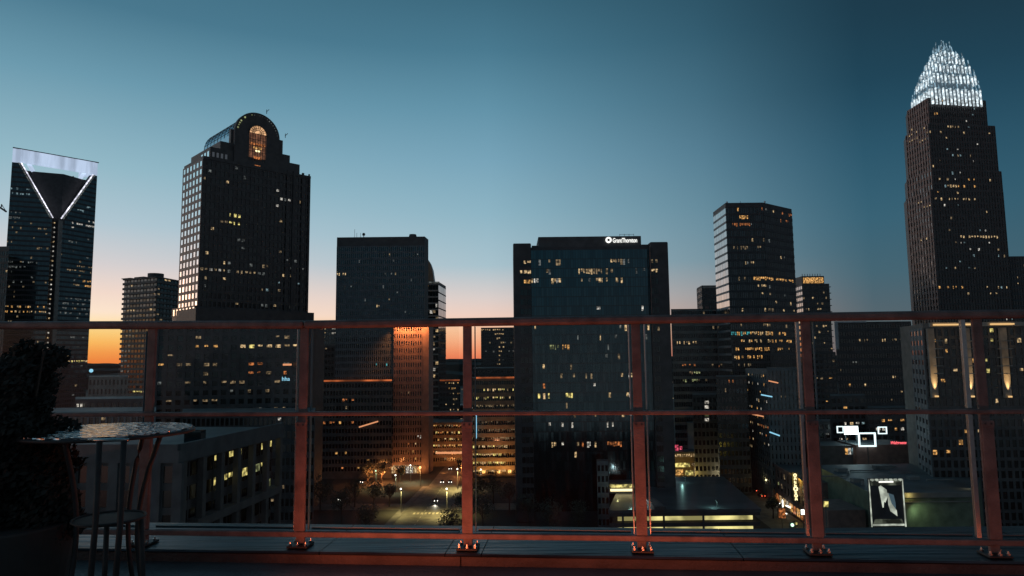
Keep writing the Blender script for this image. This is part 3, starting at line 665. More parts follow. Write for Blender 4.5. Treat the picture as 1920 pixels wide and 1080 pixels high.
# --- 8 broad glass office with the lit roof sign
Y8 = 258
z8 = zt(1100, 463, Y8); zp8 = zt(980, 456, Y8 - 2); zr8 = zt(1100, 446, Y8 + 4)
P = XY(997, Y8, 600); Q = XY(1222, Y8, 600)
b = Bld('office_building', 'broad dark glass office between two black piers with a white lit roof sign', P)
b.walls.prism([P, Q, (Q[0] + 4, Y8 + 42), (P[0] + 4, Y8 + 42)], 0, z8, 'black_panel', 'roof_membrane')
n8 = int((z8 - 2) / 3.6)
LT = [(965, 490, 997, 498, 0.6, 'win_warm'), (965, 507, 997, 517, 0.9, 'win_warm'), (980, 526, 1050, 534, 0.75, ['win_warm', 'win_white']), (1030, 488, 1052, 500, 0.7, 'win_warm_dim'), (1145, 486, 1182, 500, 0.6, ['win_warm_dim', 'win_warm']),
      (1085, 506, 1110, 517, 0.95, 'win_warm'), (1110, 506, 1150, 517, 0.7, 'win_warm_dim'), (1000, 484, 1215, 520, 0.10, DIM), (1115, 522, 1180, 536, 0.5, ['win_warm', 'win_warm_dim']), (1050, 522, 1115, 536, 0.2, DIM), (1000, 536, 1215, 590, 0.03, 'win_white'),
      (1000, 608, 1220, 622, 0.14, ['win_warm', 'win_white', 'win_warm_dim']), (1055, 643, 1068, 656, 1, 'win_amber'), (1032, 642, 1056, 656, 0.7, 'win_green'), (1032, 658, 1062, 670, 0.9, 'win_pink'), (1000, 624, 1220, 690, 0.03, DIM + ['win_warm']),
      (1070, 690, 1120, 725, 0.16, ['win_warm', 'win_warm_dim']), (1080, 722, 1115, 735, 0.25, 'win_white'), (1165, 700, 1190, 770, 0.15, ['win_white', 'win_warm']), (1010, 745, 1130, 758, 0.25, ['win_yellow', 'win_warm']), (1030, 800, 1075, 812, 0.4, 'win_white'), (1120, 778, 1190, 812, 0.14, 'win_white'),  # lower entries stand in for lights mirrored in the railing glass
      (1030, 825, 1135, 842, 0.2, ['win_warm', 'win_orange', 'win_white']), (1140, 820, 1165, 842, 0.7, 'win_orange'), (968, 690, 1220, 850, 0.03, ['win_warm_dim', 'win_warm', 'win_orange']), (985, 850, 1140, 950, 0.015, 'win_warm')]
b.facade(P, Q, z8 - 1 - n8 * 3.6, z8 - 1, 48, n8, GB, 'glass_grey', 0.84, 0.90, 0.10, 0.05, lit=LT)
for x0, x1 in ((963, 997), (1222, 1256)):
    m = MB(); a = XY(x0, Y8 - 2, 560); c = XY(x1, Y8 - 2, 560)
    m.box(a[0], c[0], Y8 - 2, Y8 + 40, 0, zp8, 'black_panel'); m.build('pier', b.root, bevel=0.4)
    pk = (a[0] + (c[0] - a[0]) * (0.35 if x0 < 1000 else 0), Y8 - 2.0); pq = (a[0] + (c[0] - a[0]) * (1.0 if x0 < 1000 else 0.4), Y8 - 2.0)
    b.facade((pk[0] + 0.1, pk[1]), (pq[0] - 0.1, pq[1]), 6, zp8 - 6, 3, int((zp8 - 12) / 3.6), GK, 'black_panel', 0.85, 0.6, piers=False, spans=False,
        lit=[(965, 488, 1000, 500, 0.7, 'win_warm'), (965, 503, 1000, 517, 0.9, 'win_warm'), (983, 524, 1000, 534, 0.9, 'win_amber'), (1215, 485, 1242, 500, 0.6, 'win_warm_dim'), (1215, 503, 1242, 517, 0.8, 'win_warm'), (1222, 605, 1250, 625, 0.5, 'win_warm_dim'), (1222, 676, 1250, 690, 0.6, 'win_teal')])
m = MB(); a = W(1009, 446, Y8 + 3); c = W(1202, 446, Y8 + 3); m.box(a.x, c.x, Y8 + 3, Y8 + 24, z8 - 0.1, zr8 + 0.4, 'dark_stone'); m.build('roof_screen', b.root, bevel=0.2)
for a0, a1 in ((997, 1009), (1202, 1222)):
    m = MB(); p_, q_ = W(a0, 460, Y8 + 1), W(a1, 460, Y8 + 1); m.box(p_.x, q_.x, Y8 + 0.5, Y8 + 20, z8 + 0.01, z8 + 0.8, 'black_panel'); m.build('parapet', b.root)
sg = b.root
pz = zt(1148, 456.5, Y8 + 2.8)
t_ = text_obj('sign_lettering', 'GrantThornton', b.root, (W(1149, 455, Y8 + 2.9).x, Y8 + 2.85, zt(1149, 455, Y8 + 2.9)), (1, 0, 0), (0, 0, 1), 1.75, 'neon_white', width=W(1194.5, 455, Y8 + 2.9).x - W(1149, 455, Y8 + 2.9).x, depth=0.15, spacing=0.95, offset=0.006)
m = MB(); c_ = W(1141, 450, Y8 + 2.9); pts = []
ro, ri = 1.18, 0.52
for i in range(24):
    a0, a1 = 2 * math.pi * i / 24, 2 * math.pi * (i + 1) / 24
    m.hexa([(c_.x + r_ * math.cos(a_), y_, c_.z + r_ * math.sin(a_)) for y_ in (Y8 + 2.65, Y8 + 2.9) for r_, a_ in ((ri, a0), (ro, a0), (ro, a1), (ri, a1))], 'neon_white')
m.build('logo_ring', b.root)
m = MB(); d_ = 0.5; m.hexa([(c_.x + x_ * d_, y_, c_.z + z_ * d_) for y_ in (Y8 + 2.7, Y8 + 2.88) for x_, z_ in ((-1, 0), (0, -1), (1, 0), (0, 1))], 'black_panel'); m.build('logo_diamond', b.root)
m = MB(); a = W(1160, 443, Y8 + 10); c = W(1187, 443, Y8 + 10)
m.box(a.x, c.x, Y8 + 8, Y8 + 12, zr8 + 0.4, zr8 + 1.1, 'dark_stone')
for k in range(4):
    x = a.x + (c.x - a.x) * (k + 0.05) / 3.1; m.bar((x, Y8 + 8, zr8 + 1), (x, Y8 + 8, zr8 + 2.1), 0.12, 0.12, 'dark_stone')
m.bar((a.x, Y8 + 8, zr8 + 1.9), (c.x, Y8 + 8, zr8 + 1.9), 0.1, 0.1, 'dark_stone')
m.build('roof_rig', b.root)
m = MB(); p_ = W(1221.5, 560, Y8 - 2.4); m.box(p_.x - 0.12, p_.x + 0.12, Y8 - 2.5, Y8 - 2.05, zt(1221, 590, Y8), zt(1221, 466, Y8), 'pink_glow_granite'); m.build('pier_trim', b.root)
b.finish()

# --- right half of the skyline
simple('office_building', 'dark block with horizontal bands right of the sign-topped office', 1260, 1345, 579, 356, 12, 'dark_stone', GK, 20, 3.9, piers=False, fr='concrete', fh=0.6, sd=0.35,
   lit=[(1268, 640, 1310, 650, 0.7, 'win_warm'), (1262, 605, 1320, 615, 0.4, 'win_warm_dim'), (1281, 692, 1326, 720, 0.7, ['win_green', 'win_warm_dim']), (1262, 680, 1320, 690, 0.3, 'win_orange')], base=0.015)
b = simple('office_building', 'slim block with a pale roof strip left of the six-sided tower', 1318, 1352, 535, 455, 18, 'dark_stone', GK, 8, 4, side='L', sideglass=GM, fin=False, base=0.03, bm='win_orange')
m = MB(); m.box(b.P[0] + 0.5, b.Q[0], b.P[1] - 0.5, b.P[1] - 0.1, b.z - 1.8, b.z - 0.6, 'pale_stone'); m.build('roof_strip', b.root)
m = MB(); m.box(b.P[0] + 1.5, b.P[0] + 4.0, b.P[1] - 0.8, b.P[1] - 0.35, zt(1325, 668, 455), zt(1325, 575, 455), 'pink_glow_granite'); m.build('sunset_strip', b.root)  # pink strip painted in for the sunset reflected along this edge
b.finish()
# six sided tower
Y11 = 330
F = [XY(1342, 352, 520), XY(1366, Y11, 520), XY(1437, Y11, 520), XY(1491, 346, 520)]
z1 = zt(1400, 380, Y11)
b = Bld('skyscraper', 'six-sided glass tower whose left face mirrors the pale sky', F[1])
b.walls.prism(F + [(F[3][0] + 2, 372), (F[0][0] + 8, 372)], 0, z1, 'black_panel', 'roof_membrane')
nr = int((z1 - 3) / 3.8)
LT = [(1366, 394, 1395, 404, 0.35, 'win_amber'), (1385, 405, 1402, 413, 0.9, 'win_amber'), (1370, 416, 1412, 424, 0.5, 'win_orange'), (1425, 392, 1436, 422, 0.4, 'win_orange'), (1462, 402, 1484, 424, 0.6, 'win_orange'), (1370, 440, 1400, 448, 0.3, 'win_warm'),
      (1370, 464, 1402, 473, 0.7, 'win_warm_dim'), (1420, 464, 1428, 472, 1, 'win_warm_dim'), (1380, 518, 1402, 528, 0.6, 'win_warm_dim'), (1414, 518, 1445, 530, 0.9, 'win_amber'), (1445, 519, 1492, 536, 0.75, 'win_amber'), (1420, 531, 1440, 542, 0.8, 'win_warm'),
      (1375, 542, 1410, 552, 0.6, 'win_amber'), (1440, 540, 1452, 590, 0.5, 'win_warm_dim'), (1366, 552, 1492, 600, 0.06, 'win_warm'),
      (1395, 604, 1450, 612, 0.6, 'win_warm_dim'), (1370, 620, 1405, 634, 0.85, 'win_teal'), (1360, 626, 1450, 640, 0.85, ['win_amber', 'win_warm']), (1362, 638, 1450, 650, 0.7, ['win_amber', 'win_warm']), (1380, 650, 1446, 660, 0.6, 'win_amber'), (1380, 661, 1440, 672, 0.55, 'win_amber'), (1455, 626, 1495, 662, 0.45, 'win_amber'), (1370, 672, 1410, 695, 0.45, 'win_warm_dim'), (1360, 380, 1492, 800, 0.03, DIM + ['win_warm'])]
b.facade(F[0], F[1], z1 - 2 - nr * 3.8, z1 - 2, 5, nr, GM, 'blue_grey_panel', 0.96, 0.72, 0.1, 0.12, piers=False)
b.facade(F[1], F[2], z1 - 2 - nr * 3.8, z1 - 2, 20, nr, GG, 'black_panel', 0.78, 0.7, 0.22, 0.1, lit=LT)
b.facade(F[2], F[3], z1 - 2 - nr * 3.8, z1 - 2, 16, nr, GK, 'black_panel', 0.8, 0.62, 0.1, 0.22, lit=LT)
for px in (1363, 1434):
    m = MB(); p_ = W(px, 379, Y11 + 1); m.ball((p_.x, Y11 + 1, z1 + 0.5), 0.5, 'white_metal'); m.build('roof_marker', b.root)
m = MB(); p_ = W(1388, 376, Y11 + 10); m.bar((p_.x, p_.y, z1), (p_.x, p_.y, z1 + 3), 0.15, 0.15, 'dark_stone'); m.build('roof_antenna', b.root)
b.finish()
# crown-lit tower
b = simple('office_building', 'dark tower with a row of glowing amber bays along its top', 1507, 1558, 532, 470, 30, 'dark_stone', GK, 12, 3.9, side='L', sideglass=GM, lit=[(1507, 535, 1560, 660, 0.12, ['win_warm', 'win_warm_dim']), (1510, 612, 1560, 655, 0.25, 'win_warm')], fin=False, piers=False)
zt_ = zt(1530, 518, 472)
b.walls.box(b.P[0] + 0.5, b.Q[0] - 3, b.P[1] + 0.6, b.P[1] + 16, b.z, zt_, 'dark_stone')
for k in range(8):
    m = MB(); x0_ = b.P[0] + 1.2 + k * (b.Q[0] - b.P[0] - 4.6) / 8; m.box(x0_, x0_ + 1.5, b.P[1] + 0.2, b.P[1] + 0.55, b.z + 0.5, zt_ - 1.0, 'win_amber'); m.build('crown_bay', b.root)
    m = MB(); m.bar((x0_ - 0.3, b.P[1] + 1, zt_), (x0_ - 0.3, b.P[1] + 1, zt_ + 1.6), 0.3, 0.3, 'dark_stone'); m.build('crown_finial', b.root)
for k in range(16):
    m = MB(); z = b.z - 2 - k * 4.3; m.box(b.Q[0], b.Q[0] + 1.1, b.Q[1], b.Q[1] + 3, z - 0.5, z, 'dark_stone'); m.build('balcony', b.root)
b.finish()
# pale-framed dark building
b = simple('office_building', 'dark building edged by a pale grey corner strip behind the fourth railing bay', 1568, 1712, 603, 372, 12, 'black_panel', GK, 30, 4.0, lit=[(1610, 634, 1692, 646, 0.6, ['win_warm', 'win_warm_dim']), (1575, 680, 1712, 700, 0.05, DIM), (1590, 700, 1712, 765, 0.06, ['win_warm', 'win_amber'])], base=0.01, fin=False)
m = MB(); m.box(b.P[0] - 0.3, b.P[0] + 1.4, b.P[1] - 0.8, b.P[1] - 0.3, zt(1570, 655, 372), b.z + 0.3, 'white_metal'); m.build('corner_strip', b.root)
m = MB(); m.box(b.P[0] + 1.45, b.P[0] + 17, b.P[1] - 0.8, b.P[1] - 0.3, b.z - 0.5, b.z + 0.3, 'white_metal'); m.build('roof_strip', b.root)
b.finish()

# --- crown tower at right
Y14 = 428
b = Bld('skyscraper', 'tallest tower at right, brown granite stepped shaft under a white spiked crown', XY(1780, Y14, 600))
def plan(xl, xc, xr, yr, inset=0.0, Yc=Y14):
    # three-corner plan seen obliquely: left back corner, near corner, right corner
    return [XY(xl, Yc + 26 - inset * 0.4, yr), XY(xc, Yc + inset, yr), XY(xr, Yc + 6 + inset, yr)]
segs = [(1716, 1763, 1901, 600, 0, None, zt(1884, 354, Y14)), (1709, 1757, 1888, 450, 0.6, None, zt(1872, 316, Y14)), (1704, 1748, 1873, 330, 1.2, None, zt(1857, 229, Y14)), (1704, 1744, 1852, 240, 1.8, None, zt(1842, 180, Y14))]
LT = [(1735, 180, 1800, 192, 0.3, 'win_amber'), (1752, 208, 1770, 226, 0.4, 'win_amber'), (1705, 235, 1805, 262, 0.0, 'win_warm'), (1775, 236, 1808, 245, 0.7, 'win_warm'), (1700, 243, 1775, 270, 0.18, 'win_warm'), (1800, 242, 1862, 268, 0.06, 'win_warm'),
      (1745, 330, 1830, 364, 0.3, ['win_amber', 'win_warm']), (1740, 368, 1830, 384, 0.5, 'win_warm'), (1795, 436, 1875, 446, 0.6, 'win_warm'), (1790, 446, 1860, 470, 0.15, 'win_white'), (1755, 540, 1805, 552, 0.6, 'win_amber'), (1800, 540, 1895, 560, 0.2, 'win_warm'), (1770, 560, 1800, 580, 0.25, 'win_amber'), (1740, 180, 1900, 600, 0.045, ['win_warm', 'win_warm_dim', 'win_white', 'win_cool'])]
zp = 0
for i, (xl, xc, xr, yr, ins, _, zz) in enumerate(segs):
    F = plan(xl, xc, xr, yr, ins)
    dx = F[2][0] - F[1][0]
    bk = [(F[2][0] + 1, Y14 + 40 - ins), (F[0][0] + 6, Y14 + 40 - ins)]
    b.walls.prism(F + bk, zp, zz, 'red_granite')
    za = max(zp, 58); nr = max(1, round((zz - za) / 4.0))
    b.facade(F[0], F[1], za, zz - 0.3, 9, nr, GG + GM, 'pink_glow_granite', 0.55, 0.58, 0.5, 0.15, lit=[(1700, 238, 1745, 268, 0.6, 'win_warm'), (1715, 380, 1745, 392, 0.7, 'win_warm'), (1722, 448, 1748, 456, 0.8, 'win_warm')])
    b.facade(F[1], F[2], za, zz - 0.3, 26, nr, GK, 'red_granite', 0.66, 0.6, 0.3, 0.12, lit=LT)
    zp = zz
# crown: tiers of vertical fins
ctr = W(1777, 190, Y14 + 20)
tiersC = [(1709, 1748, 1838, 178, 150, 0), (1718, 1752, 1829, 154, 130, 1), (1727, 1756, 1818, 134, 113, 2), (1736, 1760, 1806, 117, 100, 3), (1744, 1764, 1794, 104, 90, 4), (1750, 1766, 1783, 100, 80, 5)]
zprev = segs[-1][6] - 6
for k, (xl, xc, xr, yb, yt, idx) in enumerate(tiersC):
    F = [XY(xl, Y14 + 24 - idx * 0.8, yb), XY(xc, Y14 + idx * 3.2, yb), XY(xr, Y14 + 6 + idx * 2.4, yb)]
    bkp = [(F[2][0] - 1, Y14 + 36 - idx * 2), (F[0][0] + 4, Y14 + 38 - idx * 2)]
    zt1 = zt(xc + 10, yt + 2, Y14 + idx * 3); zb1 = zt(xc + 10, yb, Y14 + idx * 3) if k else segs[-1][6] - 5
    core = MB(); ci = [lerp2(p, (ctr.x, ctr.y), 0.12) for p in F + bkp]
    core.prism(ci, segs[-1][6] - 4 if k == 0 else zb1 - 3, zb1 + (zt1 - zb1) * (0.8 if k < 5 else 0.5), 'crown_glow'); core.build('crown_core', b.root)
    fins = MB()
    for (p, q) in ((F[0], F[1]), (F[1], F[2]), (F[2], bkp[0])):
        uu, nn, LL = uv2(p, q); cnt = max(3, int(LL / 2.7))
        for i in range(cnt + 1):
            a = LL * i / cnt; x, y = p[0] + uu.x * a, p[1] + uu.y * a
            taper = 0.5
            h1 = zt1 + (0.9 if i % 2 else -0.5)
            fins.bar((x + nn.x * 0.3, y + nn.y * 0.3, zb1), (x, y, zb1 + (h1 - zb1) * 0.7), 0.95, 0.7, 'crown_white' if k < 5 else 'crown_ice')
            fins.bar((x, y, zb1 + (h1 - zb1) * 0.7), (x - nn.x * 0.8, y - nn.y * 0.8, h1 + (2.2 if i % 2 else 0.6)), 0.42, 0.42, 'crown_ice')
        for fz in (0.72,) if k < 5 else (0.25, 0.45):
            z = zb1 + (zt1 - zb1) * fz
            fins.bar((p[0], p[1], z), (q[0], q[1], z), 0.3, 0.35, 'crown_ice')
    fins.build('crown_fins', b.root)
b.finish()
simple('office_building', 'dark tower cut off by the right edge beside the crowned tower', 1893, 2010, 480, 440, 30, 'dark_stone', GK, 24, 4.0, lit=[(1890, 500, 1925, 575, 0.12, 'win_warm')], base=0.02)

# --- right hotel with uplit pilasters
Y16 = 232
P = XY(1736, Y16, 700); Q = XY(2010, Y16 - 4, 700); Lb_ = XY(1712, 252, 700); z1 = zt(1760, 606, Y16)
b = Bld('hotel_building', 'pale stone hotel with golden uplit pilasters below the crowned tower', P)
b.walls.prism([Lb_, P, Q, (Q[0] + 2, 262), (Lb_[0] + 2, 262)], 0, z1, 'mid_stone', 'roof_membrane')
nr = int((z1 - 2) / 3.35)
LTh = [(1755, 610, 1765, 622, 1, 'win_warm'), (1775, 612, 1783, 640, 0.7, 'win_warm'), (1748, 640, 1758, 650, 0.9, 'win_amber'), (1780, 690, 1800, 700, 0.9, 'win_warm'), (1840, 620, 1862, 740, 0.4, 'win_yellow'), (1905, 610, 1925, 700, 0.4, 'win_warm'), (1740, 770, 1820, 860, 0.12, 'win_amber'), (1740, 610, 1930, 750, 0.07, ['win_warm', 'win_amber', 'win_warm_dim']), (1740, 750, 1930, 860, 0.03, 'win_warm')]
b.facade(P, Q, z1 - 1.5 - nr * 3.35, z1 - 1.5, 22, nr, GK, 'dark_stone', 0.66, 0.7, 0.3, 0.2, lit=LTh)
b.facade(Lb_, P, z1 - 1.5 - nr * 3.35, z1 - 1.5, 4, nr, GG, 'blue_grey_panel', 0.6, 0.5, 0.25, 0.15)
upl = []
for px in (1746, 1809, 1874):
    m = MB(); x = XY(px, Y16, 700)[0]; yy = P[1] + (Q[1] - P[1]) * (x - P[0]) / (Q[0] - P[0])
    m.box(x - 1.1, x + 1.1, yy - 1.3, yy - 0.31, zt(px, 745, Y16), z1 - 1.8, 'pale_stone'); m.build('pilaster', b.root)
    lz = zt(px, 741, Y16)
    m = MB(); m.box(x - 0.5, x + 0.5, yy - 2.3, yy - 1.7, lz - 0.5, lz, 'uplit_gold'); m.build('uplight', b.root)
    upl.append((x, yy - 2.0, lz + 0.1))
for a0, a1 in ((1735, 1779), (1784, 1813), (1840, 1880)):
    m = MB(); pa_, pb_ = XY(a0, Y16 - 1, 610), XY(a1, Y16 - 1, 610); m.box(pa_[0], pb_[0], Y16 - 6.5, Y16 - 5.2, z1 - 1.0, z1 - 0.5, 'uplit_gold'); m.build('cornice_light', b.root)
m = MB(); m.box(P[0] - 0.5, Q[0], Y16 - 5.1, Y16 - 4.3, z1 - 1.3, z1 - 0.02, 'pale_stone'); m.build('cornice', b.root)
for py in (640, 655, 671, 687, 701):
    for a0, a1 in ((1740, 1752), (1797, 1812), (1857, 1880)):
        m = MB(); pa_, pb_ = XY(a0, Y16 - 1, py), XY(a1, Y16 - 1, py); z = zt(a0, py, Y16 - 5)
        m.box(pa_[0], pb_[0], Y16 - 5.8, Y16 - 4.2, z, z + 0.25, 'pale_stone'); m.build('balcony', b.root)
b.finish()

# --- pale small tower
b = simple('office_building', 'pale grey mid-rise with blue and orange mirrored streaks in front of the six-sided tower', 1440, 1505, 690, 288, 26, 'blue_grey_panel', GG, 9, 3.4, side=None, fw=0.35, fh=0.55, pd=0.5, lit=[(1455, 740, 1480, 760, 0.5, 'win_warm_dim')], fin=False, Y1=286)
LT = [(1400, 700, 1442, 840, 0.33, ['win_warm', 'win_white', 'win_warm_dim', 'win_orange', 'win_amber'])]
LW = XY(1402, 318, 760); b.walls.prism([LW, (b.P[0] - 0.02, b.P[1]), b.Pb, (LW[0] + 2, 325)], 0, b.z - 0.6, 'blue_grey_panel')
b.facade(LW, (b.P[0] - 0.02, b.P[1]), 6, b.z - 2, 11, 13, GK, 'blue_grey_panel', 0.5, 0.55, 0.2, 0.1, lit=LT)
for x0, y0, x1, y1, mt in ((1441, 714, 1459, 718, 'tube_orange'), (1427, 740, 1448, 744, 'tube_blue'), (1408, 776, 1432, 781, 'tube_orange'), (1443, 810, 1462, 817, 'tube_blue')):
    m = MB(); m.bar(W(x0, y0, 284), W(x1, y1, 282), 0.45, 0.45, mt); m.build('mirrored_streak', b.root)  # glowing bars added in place of streaks mirrored in the railing glass
b.finish()
simple('office_building', 'dark narrow block left of the pale grey mid-rise', 1345, 1403, 706, 300, 20, 'dark_stone', GK, 8, 3.8, lit=[(1345, 715, 1403, 760, 0.08, 'win_orange')], base=0.02)
b = simple('office_building', 'low dark hall with a lit stair window behind the fourth railing post', 1300, 1345, 740, 330, 14, 'dark_stone', GK, 6, 4.0, base=0.01, fin=False)
for py in (754, 763, 778, 787):
    m = MB(); p_ = W(1327, py, 328); m.box(p_.x - 0.9, p_.x + 0.9, b.P[1] - 0.6, b.P[1] - 0.3, p_.z - 0.8, p_.z + 0.6, 'win_white' if py != 778 else 'win_green'); m.build('stair_window', b.root)
b.finish()
# theatre block
b = simple('theatre_building', 'blank grey theatre wall with slots beyond the parking deck', 1336, 1399, 806, 338, 10, 'concrete', GK, 10, 40, fw=0.4, fh=0.2, fin=False, pd=0.12, top=9, piers=True)
for k in range(9):
    m = MB(); x0_ = b.P[0] + 1 + k * 1.65; m.box(x0_, x0_ + 0.6, b.P[1] - 0.2, b.P[1] - 0.13, b.z - 8.0, b.z - 2.0, 'black_panel'); m.build('wall_slot', b.root)
b.walls.prism([XY(1290, 350, 840), (b.P[0] - 0.05, b.P[1] + 0.5), (b.P[0] - 0.05, b.P[1] + 9), XY(1290, 362, 840)], 0, b.z + 2.5, 'concrete')
b.finish()
# glowing entrance pavilion
P = XY(1264, 341, 880); Q = XY(1314, 341, 880); za = zt(1290, 846, 341)
t = thing('entrance_pavilion', 'yellow glowing entrance pavilion with a beaded canopy beyond the parking deck', 'pavilion', (P[0], P[1], 0))
m = MB(); m.box(P[0], Q[0], P[1] + 1, P[1] + 8, 0, za - 1.0, 'tan_wall'); m.build('wall', t)
m = MB(); m.box(P[0] - 0.3, Q[0] + 0.3, P[1] - 2, P[1] + 8, za - 0.9, za, 'dark_stone'); m.build('canopy', t)
for k in range(12):
    m = MB(); x = P[0] + 0.5 + k * (Q[0] - P[0] - 1) / 11; m.box(x - 0.3, x + 0.3, P[1] - 2.3, P[1] - 2.05, za - 2.4, za - 1.0, 'win_warm'); m.build('canopy_lamp', t)
for k, (a, c, z_, z2, mt) in enumerate(((0.5, 8.0, 5.6, 7.6, 'win_yellow'), (0.2, 4.5, 1.8, 4.6, 'win_amber'), (5.5, 9.5, 1.6, 4.0, 'win_yellow'), (10, 12.5, 1.0, 6.0, 'win_warm_dim'), (9, 12, 6.2, 7.4, 'win_warm_dim'))):
    m = MB(); m.box(P[0] + a, P[0] + c, P[1] + 0.8, P[1] + 0.97, z_, z2, mt); m.build('shop_window', t)
# red signs above
for px, py, w_, h_ in ((1269, 840, 1.6, 3.0), (1277, 840, 1.2, 1.6)):
    m = MB(); p_ = W(px, py, 343.5); m.box(p_.x - w_ / 2, p_.x + w_ / 2, p_.y, p_.y + 0.3, p_.z - h_ / 2, p_.z + h_ / 2, 'win_pink'); m.bar((p_.x, p_.y + 0.15, za - 1), (p_.x, p_.y + 0.15, p_.z - h_ / 2), 0.15, 0.1, 'dark_stone'); m.build('roof_sign', t)
# street display
t = thing('display_screen', 'upright cyan advertising screen at the far end of the neon street', 'screen', (W(1392, 890, 330).x, 330, 0))
p0 = W(1384.5, 893, 330); p1 = W(1399, 869, 330)
m = MB(); m.box(p0.x - 0.25, p1.x + 0.25, 330, 330.6, p0.z - 0.3, p1.z + 0.3, 'black_panel'); m.build('casing', t)
m = MB(); m.box(p0.x, p1.x, 329.9, 329.98, p0.z, p1.z, 'screen_cyan'); m.build('screen', t)
m = MB()
for k, (a, w_) in enumerate(((0.86, 0.35), (0.66, 0.6), (0.5, 0.4), (0.38, 0.5), (0.3, 0.25), (0.12, 0.5))):
    z = p0.z + (p1.z - p0.z) * a; cx = (p0.x + p1.x) / 2; m.box(cx - w_ * 1.7, cx + w_ * 1.7, 329.82, 329.88, z - 0.09, z + 0.09, 'blue_grey_panel')
m.build('screen_line', t)
m = MB(); m.box((p0.x + p1.x) / 2 - 0.3, (p0.x + p1.x) / 2 + 0.3, 330.1, 330.5, 0, p0.z - 0.3, 'dark_stone'); m.build('post', t)

# --- street row on the right with vertical signs
S0 = (XY(1399, 343, 900)); S1 = (XY(1512, 246, 900)); z1 = 15.0
b = Bld('street_terrace', 'old brick shop row with vertical neon signs lining the right-hand street', S0)
b.walls.prism([S0, S1, (S1[0] + 9, S1[1]), (S0[0] + 14, S0[1])], 0, z1, 'brick_brown', 'roof_membrane')
uu, nn, LL = uv2(S0, S1)
b.facade(off2(S0, uu, 2), off2(S1, uu, -2), 5, 14.2, 20, 2, GK, 'brick_brown', 0.4, 0.6, 0.15, 0.1, base=0.12, basemat=['win_warm_dim', 'win_green', 'win_warm_dim'])
for k in range(22):
    m = MB(); a = 2 + k * 4.6
    if a > LL - 4: break
    m.obox(S0, uu, a, a + 3.2, nn, 0.1, 0.25, 0.8, 3.6, random.choice(['win_warm', 'win_amber', 'win_orange', 'win_warm_dim', 'win_warm', 'win_white'])); m.build('shop_window', b.root)
m = MB(); m.obox(S0, uu, 0.2, LL - 0.2, nn, 0.02, 0.5, z1 - 0.6, z1 + 0.3, 'brick_brown'); m.build('cornice', b.root)
b.finish()
def on_street(px, ytop, ybot, w_=None):
    # a sign perpendicular to the shop wall, seen face-on
    d = ray(px, (ytop + ybot) / 2); k = d.x / d.y
    a = (k * S0[1] - S0[0]) / (uu.x - k * uu.y); return off2(S0, uu, a, nn, 0.0), a
(q0, a_) = on_street(1497, 888, 940)
Ys = q0[1]
t = thing('neon_sign', 'tallest vertical sign of warm bulbs against the yellow washed wall', 'sign', (q0[0], q0[1], 0), 'vertical signs along the shop row')
pt = W(1484, 886, Ys); pb = W(1484, 941, Ys); pr_ = W(1494, 886, Ys)
m = MB(); m.box(pt.x, pr_.x + 0.2, Ys - 0.3, Ys + 0.3, pb.z, pt.z, 'black_panel'); m.build('sign_box', t)
hz = (pt.z - pb.z) / 8.6; cx = (pt.x + pr_.x + 0.2) / 2
for k in range(8):
    z = pt.z - hz * (k + 0.75); m = MB(); rr = hz * (0.52 if k == 4 else 0.38)
    if k in (0, 4, 6):
        m.tube([(cx + rr * math.cos(q * math.pi / 6), Ys - 0.42, z + rr * math.sin(q * math.pi / 6)) for q in range(12)], rr * 0.42, 'bulb_warm', 6, closed=True)
    elif k in (1, 7):
        m.bar((cx - rr * .8, Ys - 0.42, z - rr), (cx - rr * .5, Ys - 0.42, z + rr), 0.22, 0.2, 'bulb_warm'); m.bar((cx + rr * .8, Ys - 0.42, z - rr), (cx + rr * .5, Ys - 0.42, z + rr), 0.22, 0.2, 'bulb_warm'); m.bar((cx - rr * .6, Ys - 0.42, z), (cx + rr * .6, Ys - 0.42, z), 0.2, 0.2, 'bulb_warm')
    else:
        m.bar((cx - rr * .6, Ys - 0.42, z - rr), (cx - rr * .6, Ys - 0.42, z + rr), 0.28, 0.2, 'bulb_warm'); m.bar((cx - rr * .6, Ys - 0.42, z - rr), (cx + rr * .8, Ys - 0.42, z - rr * 0.9), 0.28, 0.2, 'bulb_warm'); m.ball((cx + 0.2, Ys - 0.42, z), 0.22, 'bulb_warm', 6)
    m.build('sign_letter', t)
for px, yt, yb, mt, lab, wd in ((1428, 892, 924, 'neon_white', 'narrow white vertical sign midway down the neon street', 0.5), (1408, 876, 893, 'win_yellow', 'yellow oval sign beside the cyan street screen', 1.0), (1467, 937, 953, 'lamp_white', 'short white upright sign above the orange shop front', 0.5)):
    q0, a_ = on_street(px + 5, yt, yb); Yk = q0[1]
    t = thing('neon_sign', lab, 'sign', (q0[0], q0[1], 0), 'vertical signs along the shop row')
    p_, q_ = W(px, yt, Yk - 1), W(px, yb, Yk - 1)
    m = MB(); m.box(p_.x - wd / 2 - 0.2, p_.x + wd / 2 + 0.2, Yk - 1, Yk - 0.6, q_.z, p_.z, 'black_panel'); m.build('sign_box', t)
    m = MB(); nseg = 8; hh = (p_.z - q_.z) / nseg
    for k in range(nseg):
        w2 = wd / 2 * random.uniform(0.6, 1); m.box(p_.x - w2, p_.x + w2, Yk - 1.15, Yk - 1.02, q_.z + hh * (k + 0.12), q_.z + hh * (k + 0.88), mt)
    m.build('sign_face', t)
